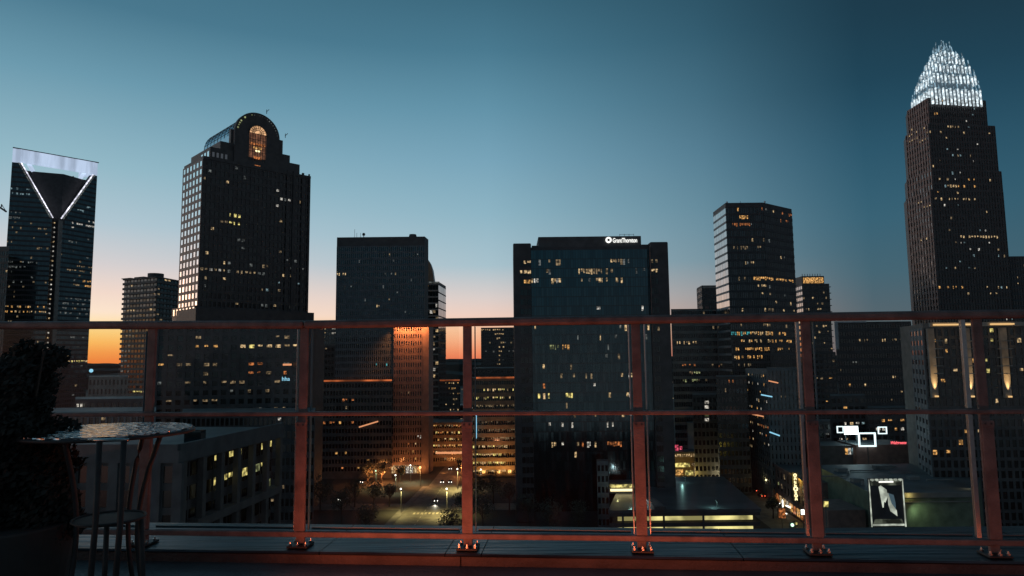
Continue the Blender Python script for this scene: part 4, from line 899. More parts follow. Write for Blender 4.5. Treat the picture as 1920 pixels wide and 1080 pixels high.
# shop front things near the bottom of the street
for px, py, w_, h_, mt, nm, lab, cat in ((1466, 962, 2.2, 3.2, 'win_orange', 'shop_kiosk', 'small orange glowing kiosk at the street corner', 'kiosk'), (1506, 960, 1.5, 1.6, 'lamp_white', 'light_box', 'square white light box on the shop wall by the post', 'sign'),
                                      (1485, 984, 1.2, 1.6, 'lamp_green', 'traffic_light', 'green traffic light at the bottom of the neon street', 'traffic light'), (1492, 981, 1.0, 1.4, 'win_yellow', 'pedestrian_signal', 'amber signal just right of the green traffic light', 'traffic light'), (1548, 945, 1.5, 1.6, 'win_yellow', 'parking_sign', 'yellow lit sign on a pole right of the fifth post', 'sign')):
    Yk = 236 if px < 1520 else 205
    p_ = W(px, py, Yk); t = thing(nm, lab, cat, (p_.x, Yk, 0))
    m = MB()
    if nm == 'traffic_light' or nm == 'pedestrian_signal': m.ball((p_.x, Yk - 0.3, p_.z), h_ * 0.35, mt, 10)
    else: m.box(p_.x - w_ / 2, p_.x + w_ / 2, Yk - 0.3, Yk - 0.1, p_.z - h_ / 2, p_.z + h_ / 2, mt)
    m.build('lit_face' if 'light' not in nm or nm == 'light_box' else 'lens', t)
    m = MB(); m.box(p_.x - w_ / 2 - 0.15, p_.x + w_ / 2 + 0.15, Yk - 0.08, Yk + 0.5, p_.z - h_ / 2 - 0.2, p_.z + h_ / 2 + 0.2, 'black_panel'); m.build('casing', t)
    m = MB(); m.cyl((p_.x, Yk + 0.2), 0.12, 0, p_.z - h_ / 2 - 0.2, 'dark_stone', 8); m.build('pole', t)
q0, a0_ = on_street(1478, 950, 965); q1, a1_ = on_street(1500, 950, 965)
t = thing('shop_awning', 'slanting pale lit awning edge below the bulb sign', 'awning', (q0[0], q0[1], 0))
m = MB(); p_, q_ = W(1474, 948, q0[1] - 1), W(1494, 957, q0[1] - 8); m.bar(p_, q_, 0.35, 0.35, 'lamp_white'); m.bar(W(1470, 961, q0[1] - 3), W(1483, 970, q0[1] - 9), 0.4, 0.4, 'lamp_white'); m.build('edge_light', t)
m = MB(); m.bar((p_.x + 1, p_.y, p_.z - 1.2), (q_.x + 1, q_.y, q_.z - 1.2), 2.0, 1.4, 'tan_wall'); m.build('canopy', t)

# --- parking deck
zd = 12.0
p00 = G(1140, 957, zd); p10 = G(1432, 957, zd); p01 = G(1205, 893, zd); p11 = G(1356, 893, zd)
b = Bld('parking_deck', 'low parking deck with yellow strip-lit levels and a dark wet roof', (p00.x, p00.y))
Yn = p00.y; Yfr = p11.y
def deckpoly(zz, grow=0.0): return [(p00.x, Yn, zz), (p10.x, Yn, zz), (p11.x, Yfr, zz), (p01.x - 8, Yfr, zz)]
b.walls.prism([(q[0], q[1]) for q in deckpoly(0)], zd - 0.9, zd, 'deck_roof')
b.walls.prism([lerp2((q[0], q[1]), ((p00.x + p11.x) / 2, (Yn + Yfr) / 2), 0.06) for q in deckpoly(0)], 0, zd - 0.95, 'black_panel')
b.finish()
dr = b.root
lw = p10.x - p00.x - 3
for (ya, yb, nm) in ((968, 976, 0), (988, 995, 1)):
    za_, zb_ = zt(1290, ya, Yn - 0.2), zt(1290, yb, Yn - 0.2)
    for fa, fb in ((0.045, 0.075), (0.085, 0.36), (0.37, 0.635), (0.645, 0.985)):
        m = MB(); m.box(p00.x + 1 + lw * fa, p00.x + 1 + lw * fb, Yn + 0.25, Yn + 0.4, zb_, za_, 'slot_yellow'); m.build('light_slot', dr)
    m = MB(); m.box(p00.x + 0.5, p10.x - 0.5, Yn - 0.1, Yn + 0.2, za_ + 0.05, za_ + 1.3 if nm else zd - 0.95, 'black_panel'); m.build('spandrel', dr)
m = MB(); m.box(p00.x + 0.5, p10.x - 0.5, Yn - 0.1, Yn + 0.2, 0, zt(1290, 996, Yn), 'black_panel'); m.build('plinth', dr)
for f in (0.08, 0.365, 0.64):
    m = MB(); m.box(p00.x + 1 + lw * f - 0.3, p00.x + 1 + lw * f + 0.3, Yn - 0.15, Yn + 0.22, 0, zd - 1, 'black_panel'); m.build('column', dr)
m = MB(); q0 = G(1143, 925, zd); q1 = G(1190, 925, zd); m.box(q0.x, q1.x, q0.y, q0.y + 6, zd + 0.01, zd + 3.6, 'dark_stone'); m.build('stair_house', dr)
m = MB(); m.box(q0.x + 0.3, q1.x - 0.3, q0.y - 0.3, q0.y - 0.05, zd + 0.7, zd + 1.5, 'bulb_warm'); m.box(q0.x + 0.2, q1.x - 0.2, q0.y - 0.3, q0.y - 0.05, zd + 2.0, zd + 3.0, 'win_yellow'); m.build('wall_light', dr)
m = MB(); a, c = G(1216, 950, zd), G(1248, 957, zd); m.hexa([(a.x, a.y + 6, zd + .02), (a.x + 3, a.y + 6, zd + .02), (c.x, c.y, zd + .02), (c.x - 3.5, c.y, zd + .02), (a.x, a.y + 6, zd + 1.6), (a.x + 3, a.y + 6, zd + 1.6), (c.x, c.y, zd + 1.2), (c.x - 3.5, c.y, zd + 1.2)], 'dark_stone'); m.build('ramp_wall', dr)
for px, py in ((1285, 905), (1345, 952), (1213, 948)):
    g0 = G(px, py, zd); t = thing('lamp_post', {1285: 'lamp post at the back of the parking deck roof', 1345: 'lamp post near the front right of the parking deck roof', 1213: 'lamp post at the front left of the parking deck roof'}[px], 'lamp post', (g0.x, g0.y, zd), 'lamp posts on the parking deck')
    m = MB(); m.cyl((g0.x, g0.y), 0.12, zd, zd + 2.2, 'dark_stone', 8, 0.08); m.build('pole', t)
    m = MB(); m.box(g0.x - 0.5, g0.x + 0.3, g0.y - 0.2, g0.y + 0.2, zd + 2.2, zd + 2.4, 'dark_stone'); m.build('lamp_head', t)

# --- long low roof building, billboard, store with frames
zr = 19.0
Yg = G(1700, 925, zr).y
P = (W(1636, 925, Yg).x, Yg); Q = (W(1832, 925, Yg).x, Yg); dep = 52
b = Bld('warehouse', 'long low flat-roofed hall with a green lit front wall', P)
gb0 = G(1528, 872, zr); gb1 = G(1735, 868, zr)
b.walls.prism([P, Q, (gb1.x + 22, gb1.y), (gb0.x, gb0.y)], 0, zr, 'green_wall', 'roof_membrane')
m = MB(); m.box(P[0] + 0.1, Q[0], Yg - 0.5, Yg - 0.02, zr - 1.2, zr + 0.25, 'concrete'); m.build('roof_coping', b.root)
m = MB(); m.box(P[0] + 0.1, Q[0] - 0.5, Yg - 0.3, Yg - 0.04, zr - 2.6, zr - 2.3, 'concrete'); m.build('wall_ledge', b.root)
m = MB(); an = W(1545, 930, Yg + 6).x; m.box(an, P[0] - 0.4, Yg + 4, Yg + 20, 0, zr - 5.5, 'brick_brown'); m.build('side_annexe', b.root)
for k, (px, py) in enumerate(((1580, 885), (1610, 905), (1740, 880), (1790, 893), (1650, 880), (1715, 900))):
    g0 = G(px, py, zr); m = MB(); m.box(g0.x - 1.5, g0.x + 1.8, g0.y, g0.y + 2.5, zr + 0.01, zr + 1.1, 'concrete'); m.build('roof_unit', b.root)
for k in range(9):
    px, py = random.uniform(1560, 1800), random.uniform(876, 912); g0 = G(px, py, zr); L0 = random.uniform(3, 9)
    m = MB()
    if k % 3: m.box(g0.x - L0 / 2, g0.x + L0 / 2, g0.y, g0.y + 0.35, zr + 0.2, zr + 0.55, 'concrete'); m.box(g0.x - L0 / 2, g0.x - L0 / 2 + 0.2, g0.y + 0.02, g0.y + 0.33, zr + 0.01, zr + 0.2, 'concrete'); m.build('roof_pipe', b.root)
    else: m.cyl((g0.x, g0.y), 0.5, zr + 0.01, zr + 1.1, 'concrete', 14, 0.35); m.build('roof_vent', b.root)
g0 = W(1833, 940, Yg + 1); m = MB(); m.cyl((g0.x, Yg + 2), 1.0, zr - 2, zr + 1.0, 'concrete', 16); m.build('roof_vent', b.root)
b.finish()
Yb = Yg - 4
t = thing('billboard', 'tall lit billboard showing two slanted pale devices on black', 'billboard', (W(1662, 990, Yb).x, Yb, 0))
p0 = W(1635, 988, Yb); p1 = W(1692, 897, Yb)
m = MB(); m.box(p0.x, p1.x, Yb, Yb + 1.0, p0.z, p1.z, 'black_panel'); m.build('panel', t)
m = MB(); bw, bh = p1.x - p0.x, p1.z - p0.z
emit('board_glow', (0.62, 0.72, 0.55, 1), 0.12, 1, 0.4)
emit('board_pale', (0.80, 0.90, 0.78, 1), 0.55, 1, 0.35, lo=0.6)
emit('board_blue', (0.24, 0.42, 0.55, 1), 0.35, 1, 0.35, lo=0.6)
def bp_(fx, fz): return (p0.x + bw * fx, p0.z + bh * fz)
def slab(pts, mat, d, nm):
    m = MB(); f_ = [(bp_(x, z)[0], Yb - d, bp_(x, z)[1]) for x, z in pts]; bk_ = [(x, Yb - 0.01, z) for x, y, z in f_]
    m.poly(f_, mat)
    for i in range(len(f_)): j = (i + 1) % len(f_); m.poly([f_[i], bk_[i], bk_[j], f_[j]], mat)
    m.build(nm, t)
slab([(0.27, 0.83), (0.33, 0.86), (0.50, 0.77), (0.52, 0.62), (0.44, 0.50), (0.40, 0.52), (0.38, 0.40), (0.35, 0.40)], 'board_pale', 0.10, 'picture')
slab([(0.53, 0.70), (0.70, 0.66), (0.74, 0.50), (0.74, 0.36), (0.62, 0.50)], 'board_blue', 0.10, 'picture')
slab([(0.52, 0.70), (0.54, 0.70), (0.62, 0.48), (0.76, 0.34), (0.77, 0.22), (0.58, 0.32), (0.53, 0.45)], 'board_pale', 0.14, 'picture')
slab([(0.03, 0.02), (0.97, 0.02), (0.97, 0.06), (0.03, 0.06)], 'board_pale', 0.06, 'bottom_light')
slab([(0.05, 0.07), (0.95, 0.07), (0.9, 0.16), (0.1, 0.16)], 'board_glow', 0.05, 'bottom_light')
slab([(0.05, 0.86), (0.95, 0.86), (0.97, 0.97), (0.03, 0.97)], 'board_glow', 0.05, 'top_light')
slab([(0.28, 0.915), (0.72, 0.915), (0.72, 0.95), (0.28, 0.95)], 'neon_white', 0.09, 'top_light')
for k in range(7): slab([(0.02 + k * 0.14, 0.97), (0.09 + k * 0.14, 0.945), (0.14 + k * 0.14, 0.97), (0.12 + k * 0.14, 0.998), (0.04 + k * 0.14, 0.998)], 'board_pale', 0.25, 'lamp')
slab([(-0.02, 0.0), (0.015, 0.0), (0.0, 0.9), (-0.02, 0.99)], 'board_pale', 0.2, 'side_trim'); slab([(0.985, 0.0), (1.02, 0.0), (1.0, 0.99), (0.98, 0.9)], 'board_pale', 0.2, 'side_trim')

Yst = 276
P = XY(1606, Yst, 850); Q = XY(1706, Yst, 850); zs = zt(1650, 834, Yst)
b = Bld('drugstore_building', 'low brown store with a red script wall sign beyond the flat roofs', P)
b.walls.prism([P, Q, (Q[0] + 2, Yst + 16), (P[0], Yst + 16)], 0, zs, 'brick_brown', 'roof_membrane')
b.walls.prism([XY(1535, Yst + 3, 850), (P[0] - 0.05, Yst + 3), (P[0] - 0.05, Yst + 18), (XY(1535, Yst + 3, 850)[0], Yst + 18)], 0, zs - 0.6, 'dark_stone', 'roof_membrane')
a = W(1585, 853, Yst + 2.8); c = W(1606, 840, Yst + 2.8)
for k in range(4):
    m = MB(); w_ = (c.x - a.x) / 4; m.box(a.x + w_ * k + 0.1, a.x + w_ * (k + 1) - 0.1, Yst + 2.75, Yst + 2.95, a.z + 0.2, c.z, ['win_amber', 'win_white', 'win_cool', 'win_white'][k]); m.build('shop_window', b.root)
a = W(1671, 832, Yst - 0.3)
t_ = text_obj('sign_lettering', 'Walgreens', b.root, W(1670.5, 834.5, Yst - 0.1), (1, 0, 0), (0, 0, 1), 1.5, 'neon_red', shear=0.35, width=W(1700, 834, Yst).x - W(1670.5, 834, Yst).x, depth=0.1, offset=0.02)
b.finish()
t = thing('video_screen', 'blazing white video screen above the drugstore roof', 'screen', (W(1595, 815, 284).x, 284, 0))
a = W(1583, 814.5, 284); c = W(1608, 799, 284)
m = MB(); m.box(a.x, c.x, 283.8, 284, a.z, c.z, 'screen_white'); m.build('screen', t)
m = MB(); m.box(a.x + 0.1, c.x - 0.1, 284.01, 284.8, a.z + 0.1, c.z - 0.1, 'black_panel'); m.build('casing', t)
for x in (a.x + 0.6, c.x - 0.6):
    m = MB(); m.box(x - 0.2, x + 0.2, 284.1, 284.6, 0, a.z + 0.1, 'dark_stone'); m.build('post', t)
add_light('POINT', ((a.x + c.x) / 2, 280.5, a.z + 1.5), 900, (0.45, 0.85, 1.0), 0.6)
FRM = ((1611, 811, 1642, 838, 274.5, 0.55, 'large glowing white square frame above the drugstore'), (1647, 800, 1663, 814, 300, 0.4, 'small glowing white frame right of the large one'), (1570, 799, 1582, 812, 296, 0.4, 'small glowing white frame left of the blazing screen'))
for x0, y0, x1, y1, Yk, w_, lab in FRM:
    a = W(x0, y1, Yk); c = W(x1, y0, Yk)
    t = thing('neon_square', lab, 'neon square', (a.x, Yk, 0), 'glowing square frames by the drugstore')
    for (xa, xb, za_, zb_) in ((a.x, c.x, c.z - w_, c.z), (a.x, c.x, a.z, a.z + w_), (a.x, a.x + w_, a.z + w_, c.z - w_), (c.x - w_, c.x, a.z + w_, c.z - w_)):
        m = MB(); m.box(xa, xb, Yk, Yk + w_, za_, zb_, 'neon_ice'); m.build('light_bar', t)
    m = MB(); m.box((a.x + c.x) / 2 - 0.15, (a.x + c.x) / 2 + 0.15, Yk + 0.1, Yk + 0.4, 0, a.z, 'dark_stone'); m.build('post', t)

# --- near left office with the colonnade
Cc = XY(332, 114, 900); Lx = XY(40, 116, 900); Rx = XY(527, 151, 900); z1 = zt(332, 833, 114)
b = Bld('office_building', 'pale concrete office with tall column bays nearest at lower left', Cc)
u2_, n2_, L2_ = uv2(Cc, Rx); u1_, n1_, L1_ = uv2(Lx, Cc)
ins = 2.2
b.walls.prism([off2(Lx, u1_, 0, n1_, -0.5), off2(Cc, u1_, -2.6, n1_, -0.5), off2(Rx, u2_, 0, n2_, -ins), off2(Rx, u2_, 0, n2_, -20), off2(Lx, u1_, 0, n1_, -30)], 0, z1 - 1.2, 'black_panel')
b.walls.prism([off2(Lx, u1_, 0, n1_, 0.3), off2(Cc, u1_, 0.3, n1_, 0.3), off2(Rx, u2_, 0.3, n2_, 0.3), off2(Rx, u2_, 0, n2_, -20), off2(Lx, u1_, 0, n1_, -30)], z1 - 3.0, z1 - 1.0, 'dark_panel', 'roof_membrane')
m = MB(); 
for P_, u_, n_, L_ in ((Lx, u1_, n1_, L1_), (Cc, u2_, n2_, L2_)): m.obox(P_, u_, 0.2, L_, n_, -0.2, 0.32, z1 - 1.0, z1, 'dark_panel')
m.build('parapet', b.root)
zmid = zt(460, 935, 137)
m = MB(); m.obox(Cc, u2_, 6, L2_, n2_, -ins, 0.32, zmid - 1.4, zmid, 'dark_concrete'); m.build('floor_beam', b.root)
for k in range(7):
    a = 2.0 + k * (L2_ - 2.5) / 6; m = MB(); m.obox(Cc, u2_, a - 0.55, a + 0.55, n2_, -0.9, 0.15, 0, z1 - 3.0, 'dark_concrete'); m.build('column', b.root)
G1 = off2(Cc, u2_, 1.0, n2_, -ins + 0.35); G2 = off2(Rx, u2_, -0.5, n2_, -ins + 0.1)
b.facade(G1, G2, z1 - 3 - 6 * 4.0, z1 - 3.0, 14, 6, GK, 'dark_stone', 0.85, 0.6, 0.15, 0.1, lit=[(420, 826, 530, 862, 0.4, ['win_yellow', 'win_green']), (395, 862, 515, 912, 0.65, ['win_yellow', 'win_green', 'win_yellow'])])
for k in range(8):
    a = 0.5 + k * (L1_ - 1.2) / 7; m = MB(); m.obox(Lx, u1_, a, a + 1.6, n1_, -0.45, 0.25, 0, z1 - 3.0, 'dark_panel'); m.build('column', b.root)
b.facade(off2(Lx, u1_, 0.3, n1_, -0.45), off2(Cc, u1_, -0.8, n1_, -0.45), z1 - 3 - 6 * 3.9, z1 - 3.0, 14, 6, GK, 'dark_stone', 0.85, 0.7, 0.2, 0.15, lit=[(190, 895, 225, 925, 0.7, 'win_green'), (285, 850, 330, 925, 0.55, ['win_green', 'win_yellow', 'win_warm'])])
m = MB(); p_ = W(360, 812, 124); m.box(p_.x - 1.4, p_.x + 1.6, p_.y, p_.y + 2, z1 - 0.98, z1 + 1.1, 'glass_blue'); m.build('roof_unit', b.root)
b.finish()
# mid-distance low blocks on the left
simple('office_building', 'low olive walled block under the orange sky gap', 164, 238, 706, 300, 20, 'pale_stone', GK, 10, 4.0, lit=[(160, 720, 240, 745, 0.1, 'win_warm_dim')], fw=0.5)
b = simple('warehouse', 'low flat roof with two white door lights at left', 138, 272, 748, 230, 16, 'dark_stone', GK, 10, 4.0, fin=False)
for px in (146, 153):
    m = MB(); p_ = W(px, 760, 229.4); m.box(p_.x - 0.3, p_.x + 0.3, p_.y - 0.2, p_.y, p_.z - 0.5, p_.z + 0.5, 'win_white'); m.build('door_light', b.root)
b.finish()
simple('office_building', 'dark low block behind the high table', 60, 290, 772, 175, 16, 'blue_grey_panel', GK, 20, 4.0, base=0.02)
simple('office_building', 'long shadowed block behind the left railing bays', 340, 590, 775, 205, 22, 'dark_stone', GK, 28, 3.9, lit=[(330, 775, 350, 790, 0.8, 'win_white')], base=0.02, bm=['win_warm_dim', 'win_white'])
t = thing('street_lamp', 'lone blue light just under the orange sky gap', 'street lamp', (W(171, 695, 520).x, 520, 0))
m = MB(); p_ = W(171, 695, 520); m.ball(p_, 1.4, 'tube_blue', 10); m.build('lamp_head', t)
m = MB(); m.cyl((p_.x, 520), 0.3, 0, p_.z - 1.4, 'dark_stone', 8); m.build('pole', t)

# fillers between towers below the horizon
FILL = [(1120, 1142, 865, 258 - 12, 5, 'blue_grey_panel', 'narrow blue-grey stair block at the foot of the sign-topped office'),
        (1505, 1570, 660, 440, 20, 'dark_stone', 'dark block below the tower of amber bays'),
        (1560, 1625, 742, 330, 16, 'dark_stone', 'low block left of the drugstore screens'),
        (1630, 1712, 765, 316, 14, 'black_panel', 'low block of tiny lights above the drugstore'),
        (860, 888, 760, 470, 16, 'dark_stone', 'thin low block just left of the banded garage'),
        (1500, 1560, 790, 300, 10, 'dark_stone', 'low block right of the pale grey mid-rise')]
for x0, x1, yt, Y, dp, wm, lab in FILL:
    simple('office_building', lab, x0, x1, yt, Y, dp, wm, GK, max(3, int((x1 - x0) / 1280 * Y / 2.6)), 3.7, lit=[(1638, 783, 1712, 812, 0.5, ['win_warm', 'win_amber', 'win_white', 'win_amber']), (1540, 775, 1640, 800, 0.25, ['win_white', 'win_cool', 'win_warm'])], base=0.0 if x0 == 1120 else 0.10, bm=['win_warm_dim', 'win_warm', 'win_amber', 'win_white', 'win_warm_dim', 'win_white_dim'], fin=True)

# ------------------------------------------------------------------ ground, streets, hills
def struct(name, mb, kind='structure'):
    o = mb.build(name); o['kind'] = kind; return o
m = MB(); m.poly([(-9000, -40, 0), (9000, -40, 0), (9000, 14000, 0), (-9000, 14000, 0)], 'ground'); struct('ground', m)
m = MB()
rl = [G(712, 1010), G(803, 912), G(826, 884), G(846, 862)]; rr_ = [G(806, 1010), G(858, 912), G(866, 884), G(874, 862)]
for i in range(3): m.poly([(rl[i].x, rl[i].y, 0.006), (rr_[i].x, rr_[i].y, 0.006), (rr_[i + 1].x, rr_[i + 1].y, 0.006), (rl[i + 1].x, rl[i + 1].y, 0.006)], 'asphalt')
struct('road', m)
m = MB(); m.poly([(-90, 281, 0.010), (40, 276, 0.010), (40, 288, 0.010), (-90, 293, 0.010)], 'asphalt'); struct('cross_street', m)
m = MB(); m.poly([(S0[0] - 16, 400, 0.006), (S1[0] - 17, 190, 0.006), (S1[0] - 3, 190, 0.006), (S0[0] - 3, 400, 0.006)], 'asphalt'); struct('side_street', m)
m = MB()
for i in range(1):
    a, c = rl[0], rl[1]; m.hexa([(a.x - 3, a.y, 0), (a.x, a.y, 0), (c.x, c.y, 0), (c.x - 2.5, c.y, 0), (a.x - 3, a.y, 0.14), (a.x, a.y, 0.14), (c.x, c.y, 0.14), (c.x - 2.5, c.y, 0.14)], 'sidewalk')
    a, c = rr_[0], rr_[1]; m.hexa([(a.x, a.y, 0), (a.x + 3, a.y, 0), (c.x + 2.5, c.y, 0), (c.x, c.y, 0), (a.x, a.y, 0.14), (a.x + 3, a.y, 0.14), (c.x + 2.5, c.y, 0.14), (c.x, c.y, 0.14)], 'sidewalk')
struct('sidewalk', m)
m = MB()
for i in range(16):
    t0, t1 = i / 16, (i + 0.5) / 16
    a = (rl[0] + rr_[0]) / 2; c = (rl[1] + rr_[1]) / 2; p_, q_ = a.lerp(c, t0), a.lerp(c, t1)
    m.poly([(p_.x - 0.12, p_.y, 0.014), (p_.x + 0.12, p_.y, 0.014), (q_.x + 0.12, q_.y, 0.014), (q_.x - 0.12, q_.y, 0.014)], 'road_paint')
for k in range(9):
    m.poly([(rl[1].x + 1 + k * 1.5, 271.5, 0.014), (rl[1].x + 1.8 + k * 1.5, 271.5, 0.014), (rl[1].x + 1.8 + k * 1.5, 274.5, 0.014), (rl[1].x + 1 + k * 1.5, 274.5, 0.014)], 'road_paint')
struct('road_marking', m)
# wooded ridge at the horizon
m = MB(); nx = 260
for layer, (Y, hz_) in enumerate(((3600, 52), (2400, 42), (1500, 34))):
    prev = None
    for i in range(nx + 1):
        x = -Y * 1.1 + 2.2 * Y * i / nx
        h = hz_ + 3.5 * math.sin(i * 0.17 + layer) + 3 * math.sin(i * 0.05 + 2 * layer) + random.uniform(-1.6, 1.6)
        cur = ((x, Y, 0), (x, Y, h * 0.8), (x, Y + 30, h), (x, Y + 500, 0))
        if prev:
            for a in range(3): m.poly([prev[a], cur[a], cur[a + 1], prev[a + 1]], 'hill')
        prev = cur
struct('hills', m)
m = MB()
for i in range(420):
    px = random.uniform(150, 1720); Y = random.uniform(700, 1480); py = 0
    x = (px - 960) / 1280 * Y; z = random.uniform(3, 22); r_ = random.uniform(0.45, 0.9)
    m.ball((x, Y, z), r_, random.choice(['far_light', 'win_warm_dim', 'win_white', 'far_light', 'win_amber']), 4)
o = struct('distant_lights', m, 'stuff'); o['label'] = 'tiny scattered city lights below the horizon'; o['category'] = 'lights'

# ------------------------------------------------------------------ street lamps and cars
LAMPS = [(770, 905, 0, 8.5, 'lamp_white', (1, 0.95, 0.55), 1500, 'street lamp at the crossing with a pale green head'), (788, 912, 0, 9.0, 'lamp_orange', (1, 0.5, 0.18), 2200, 'street lamp with the big orange head at the crossing'),
         (742, 924, 0, 8, 'lamp_white', (0.95, 1, 0.6), 700, 'street lamp left of the orange headed lamp'), (705, 917, 0, 8.5, 'lamp_green', (0.7, 1, 0.5), 800, 'leftmost street lamp, glowing green among trees'),
         (858, 918, 0, 9.5, 'lamp_white', (1, 0.80, 0.30), 4200, 'street lamp right of the crossing'), (902, 912, 0, 8, 'lamp_white', (1, 0.95, 0.8), 500, 'street lamp in front of the banded garage'),
         (838, 965, 0, 10, 'lamp_white', (1, 0.80, 0.28), 4600, 'street lamp beside the sunken trees on the lit road'), (752, 962, 0, 9.5, 'lamp_white', (1, 0.82, 0.3), 2200, 'street lamp on the left pavement of the lit road')]
for px, py, z_, hgt, mt, colr, en, lab in LAMPS:
    g0 = G(px, py); en = en * 1.0; t = thing('street_lamp', lab, 'street lamp', (g0.x, g0.y, 0), 'street lamps around the crossing')
    m = MB(); m.cyl((g0.x, g0.y), 0.12, 0, hgt, 'dark_stone', 8, 0.07); m.build('pole', t)
    m = MB(); m.ball((g0.x, g0.y - 1.0, hgt - 0.1), 0.34 if mt != 'lamp_orange' else 0.6, mt, 10); m.build('lamp_head', t)
    m = MB(); m.bar((g0.x, g0.y, hgt - 0.1), (g0.x, g0.y - 1.0, hgt + 0.15), 0.1, 0.1, 'dark_stone'); m.build('arm', t)
    add_light('SPOT', (g0.x, g0.y - 1.0, hgt - 0.75), en * 2.6, colr, 0.2, 138, (0, 0, 0), blend=0.8)
def car(px, py, ang, label, paint='car_paint', head=True, z=0.0, group='cars on the streets'):
    g0 = G(px, py, z); t = thing('parked_car' if not head else 'car', label, 'car', (g0.x, g0.y, z), group)
    ca, sa = math.cos(ang), math.sin(ang)
    def T(x, y, zz): return (g0.x + ca * x - sa * y, g0.y + sa * x + ca * y, z + zz)
    def prof(pts, w_, mat, nm, w2=None):
        m = MB(); L_ = [T(-w_ / 2 if w2 is None or k not in w2 else -w_ / 2 + 0.15, y, zz) for k, (y, zz) in enumerate(pts)]; R_ = [T(w_ / 2 if w2 is None or k not in w2 else w_ / 2 - 0.15, y, zz) for k, (y, zz) in enumerate(pts)]
        m.poly(list(reversed(L_)), mat); m.poly(R_, mat)
        for i in range(len(pts)): j = (i + 1) % len(pts); m.poly([L_[i], L_[j], R_[j], R_[i]], mat)
        return m.build(nm, t)
    prof([(-2.2, 0.35), (2.2, 0.35), (2.25, 0.75), (1.3, 0.95), (-1.9, 0.98), (-2.25, 0.8)], 1.8, paint, 'body')
    prof([(-1.7, 0.97), (1.1, 0.95), (0.5, 1.42), (-1.1, 1.45)], 1.6, 'glass_black', 'cabin', (2, 3))
    for sx in (-0.85, 0.85):
        for sy in (-1.35, 1.35):
            m = MB(); m.tube([T(sx - 0.1, sy, 0.33), T(sx + 0.1, sy, 0.33)], 0.33, 'rubber', 12); m.build('wheel', t)
        m = MB(); m.ball(T(sx * 0.75, -2.28, 0.66), 0.20, 'lamp_white' if head else 'tail_red', 8); m.build('headlight' if head else 'taillight', t)
CARS = [(816, 940, 0.25, 'dark car driving toward the terrace down the lit road', 'car_paint', True), (829, 905, 0.1, 'car with bright headlights at the crossing, the left one', 'car_paint_light', True), (844, 905, 0.1, 'car with bright headlights at the crossing, the right one', 'car_paint', True),
        (844, 880, 0.1, 'car with headlights on beyond the crossing by the amber hall', 'car_paint', True), (683, 905, -0.4, 'car with twin white lights far left of the crossing', 'car_paint', True), (644, 938, -0.6, 'car with white lights among the trees at left', 'car_paint_light', True),
        (1402, 905, 0.0, 'leading red-lit car in the neon street queue', 'car_paint', False), (1411, 912, 0.0, 'second red-lit car in the neon street queue', 'car_paint', False), (1418, 921, 0.0, 'third red-lit car in the neon street queue', 'car_paint_light', False), (1428, 931, 0.0, 'nearest red-lit car in the neon street queue', 'car_paint', False),
        (1440, 926, 0.0, 'white-lit car in the neon street beside the queue', 'car_paint_light', True), (1455, 945, 0.0, 'white-lit car at the near end of the neon street', 'car_paint', True),
        (1345, 893.5, 1.57, 'car with a pale light behind the parking deck', 'car_paint_light', True), (1330, 894, 1.57, 'car left of the pale-lit one behind the parking deck', 'car_paint', True)]
for c_ in CARS: car(*c_)
for k, (px, py, hd) in enumerate(((1684, 853, True), (1692, 857, False), (1699, 860, False), (1706, 864, False), (1716, 868, True))):
    car(px, py, 1.1, ['pale-lit car highest on the slip street beside the drugstore', 'red-lit car just below the topmost one beside the drugstore', 'middle red-lit car beside the drugstore', 'lowest red-lit car beside the drugstore', 'pale-lit car nearest the hotel beside the drugstore'][k], 'car_paint', hd)
g0 = G(1700, 862); add_light('SPOT', (g0.x, g0.y - 3, 9), 5200, (1, 0.42, 0.2), 0.3, 120, (0, 0, 0))
g0 = W(1712, 822, 300); t = thing('kiosk_canopy', 'teal lit glass canopy left of the hotel corner', 'canopy', (g0.x, 300, 0))
m = MB(); m.box(g0.x - 1.6, g0.x + 1.6, 300, 303, g0.z - 2.2, g0.z + 2.0, 'win_cool'); m.build('glass_panel', t)
m = MB(); m.box(g0.x - 2, g0.x + 2, 299.6, 304, g0.z + 2.0, g0.z + 2.4, 'dark_stone'); m.build('canopy_roof', t)
m = MB(); m.box(g0.x - 1.9, g0.x - 1.65, 300, 303, 0, g0.z + 2.0, 'dark_stone'); m.box(g0.x + 1.65, g0.x + 1.9, 300, 303, 0, g0.z + 2.0, 'dark_stone'); m.build('frame', t)
add_light('SPOT', (G(816, 945).x, G(816, 945).y, 0.8), 900, (1, 0.95, 0.75), 0.15, 50, aim((G(816, 945).x, G(816, 945).y, 0.8), (G(800, 985).x, G(800, 985).y, 0)))

# ------------------------------------------------------------------ trees
def leaf_cloud(mb, c, r, nleaf, size, mat, squash=0.85, lumps=9):
    cs = []
    for _ in range(lumps):
        d = Vector((random.gauss(0, 1), random.gauss(0, 1), random.gauss(0, 1))).normalized() * r * random.uniform(0.25, 0.8)
        cs.append((Vector(c) + Vector((d.x, d.y, d.z * squash)), r * random.uniform(0.28, 0.5)))
    for _ in range(nleaf):
        cc, rr = random.choice(cs)
        d = Vector((random.gauss(0, 1), random.gauss(0, 1), random.gauss(0, 1))).normalized() * rr * random.uniform(0.55, 1.05)
        p = cc + d; a = Vector((random.gauss(0, 1), random.gauss(0, 1), random.gauss(0, 1))).normalized(); bb = a.orthogonal().normalized(); c2 = a.cross(bb)
        s_ = size * random.uniform(0.6, 1.3)
        mb.poly([p - bb * s_, p + c2 * s_ * 0.5, p + bb * s_, p - c2 * s_ * 0.5], mat)
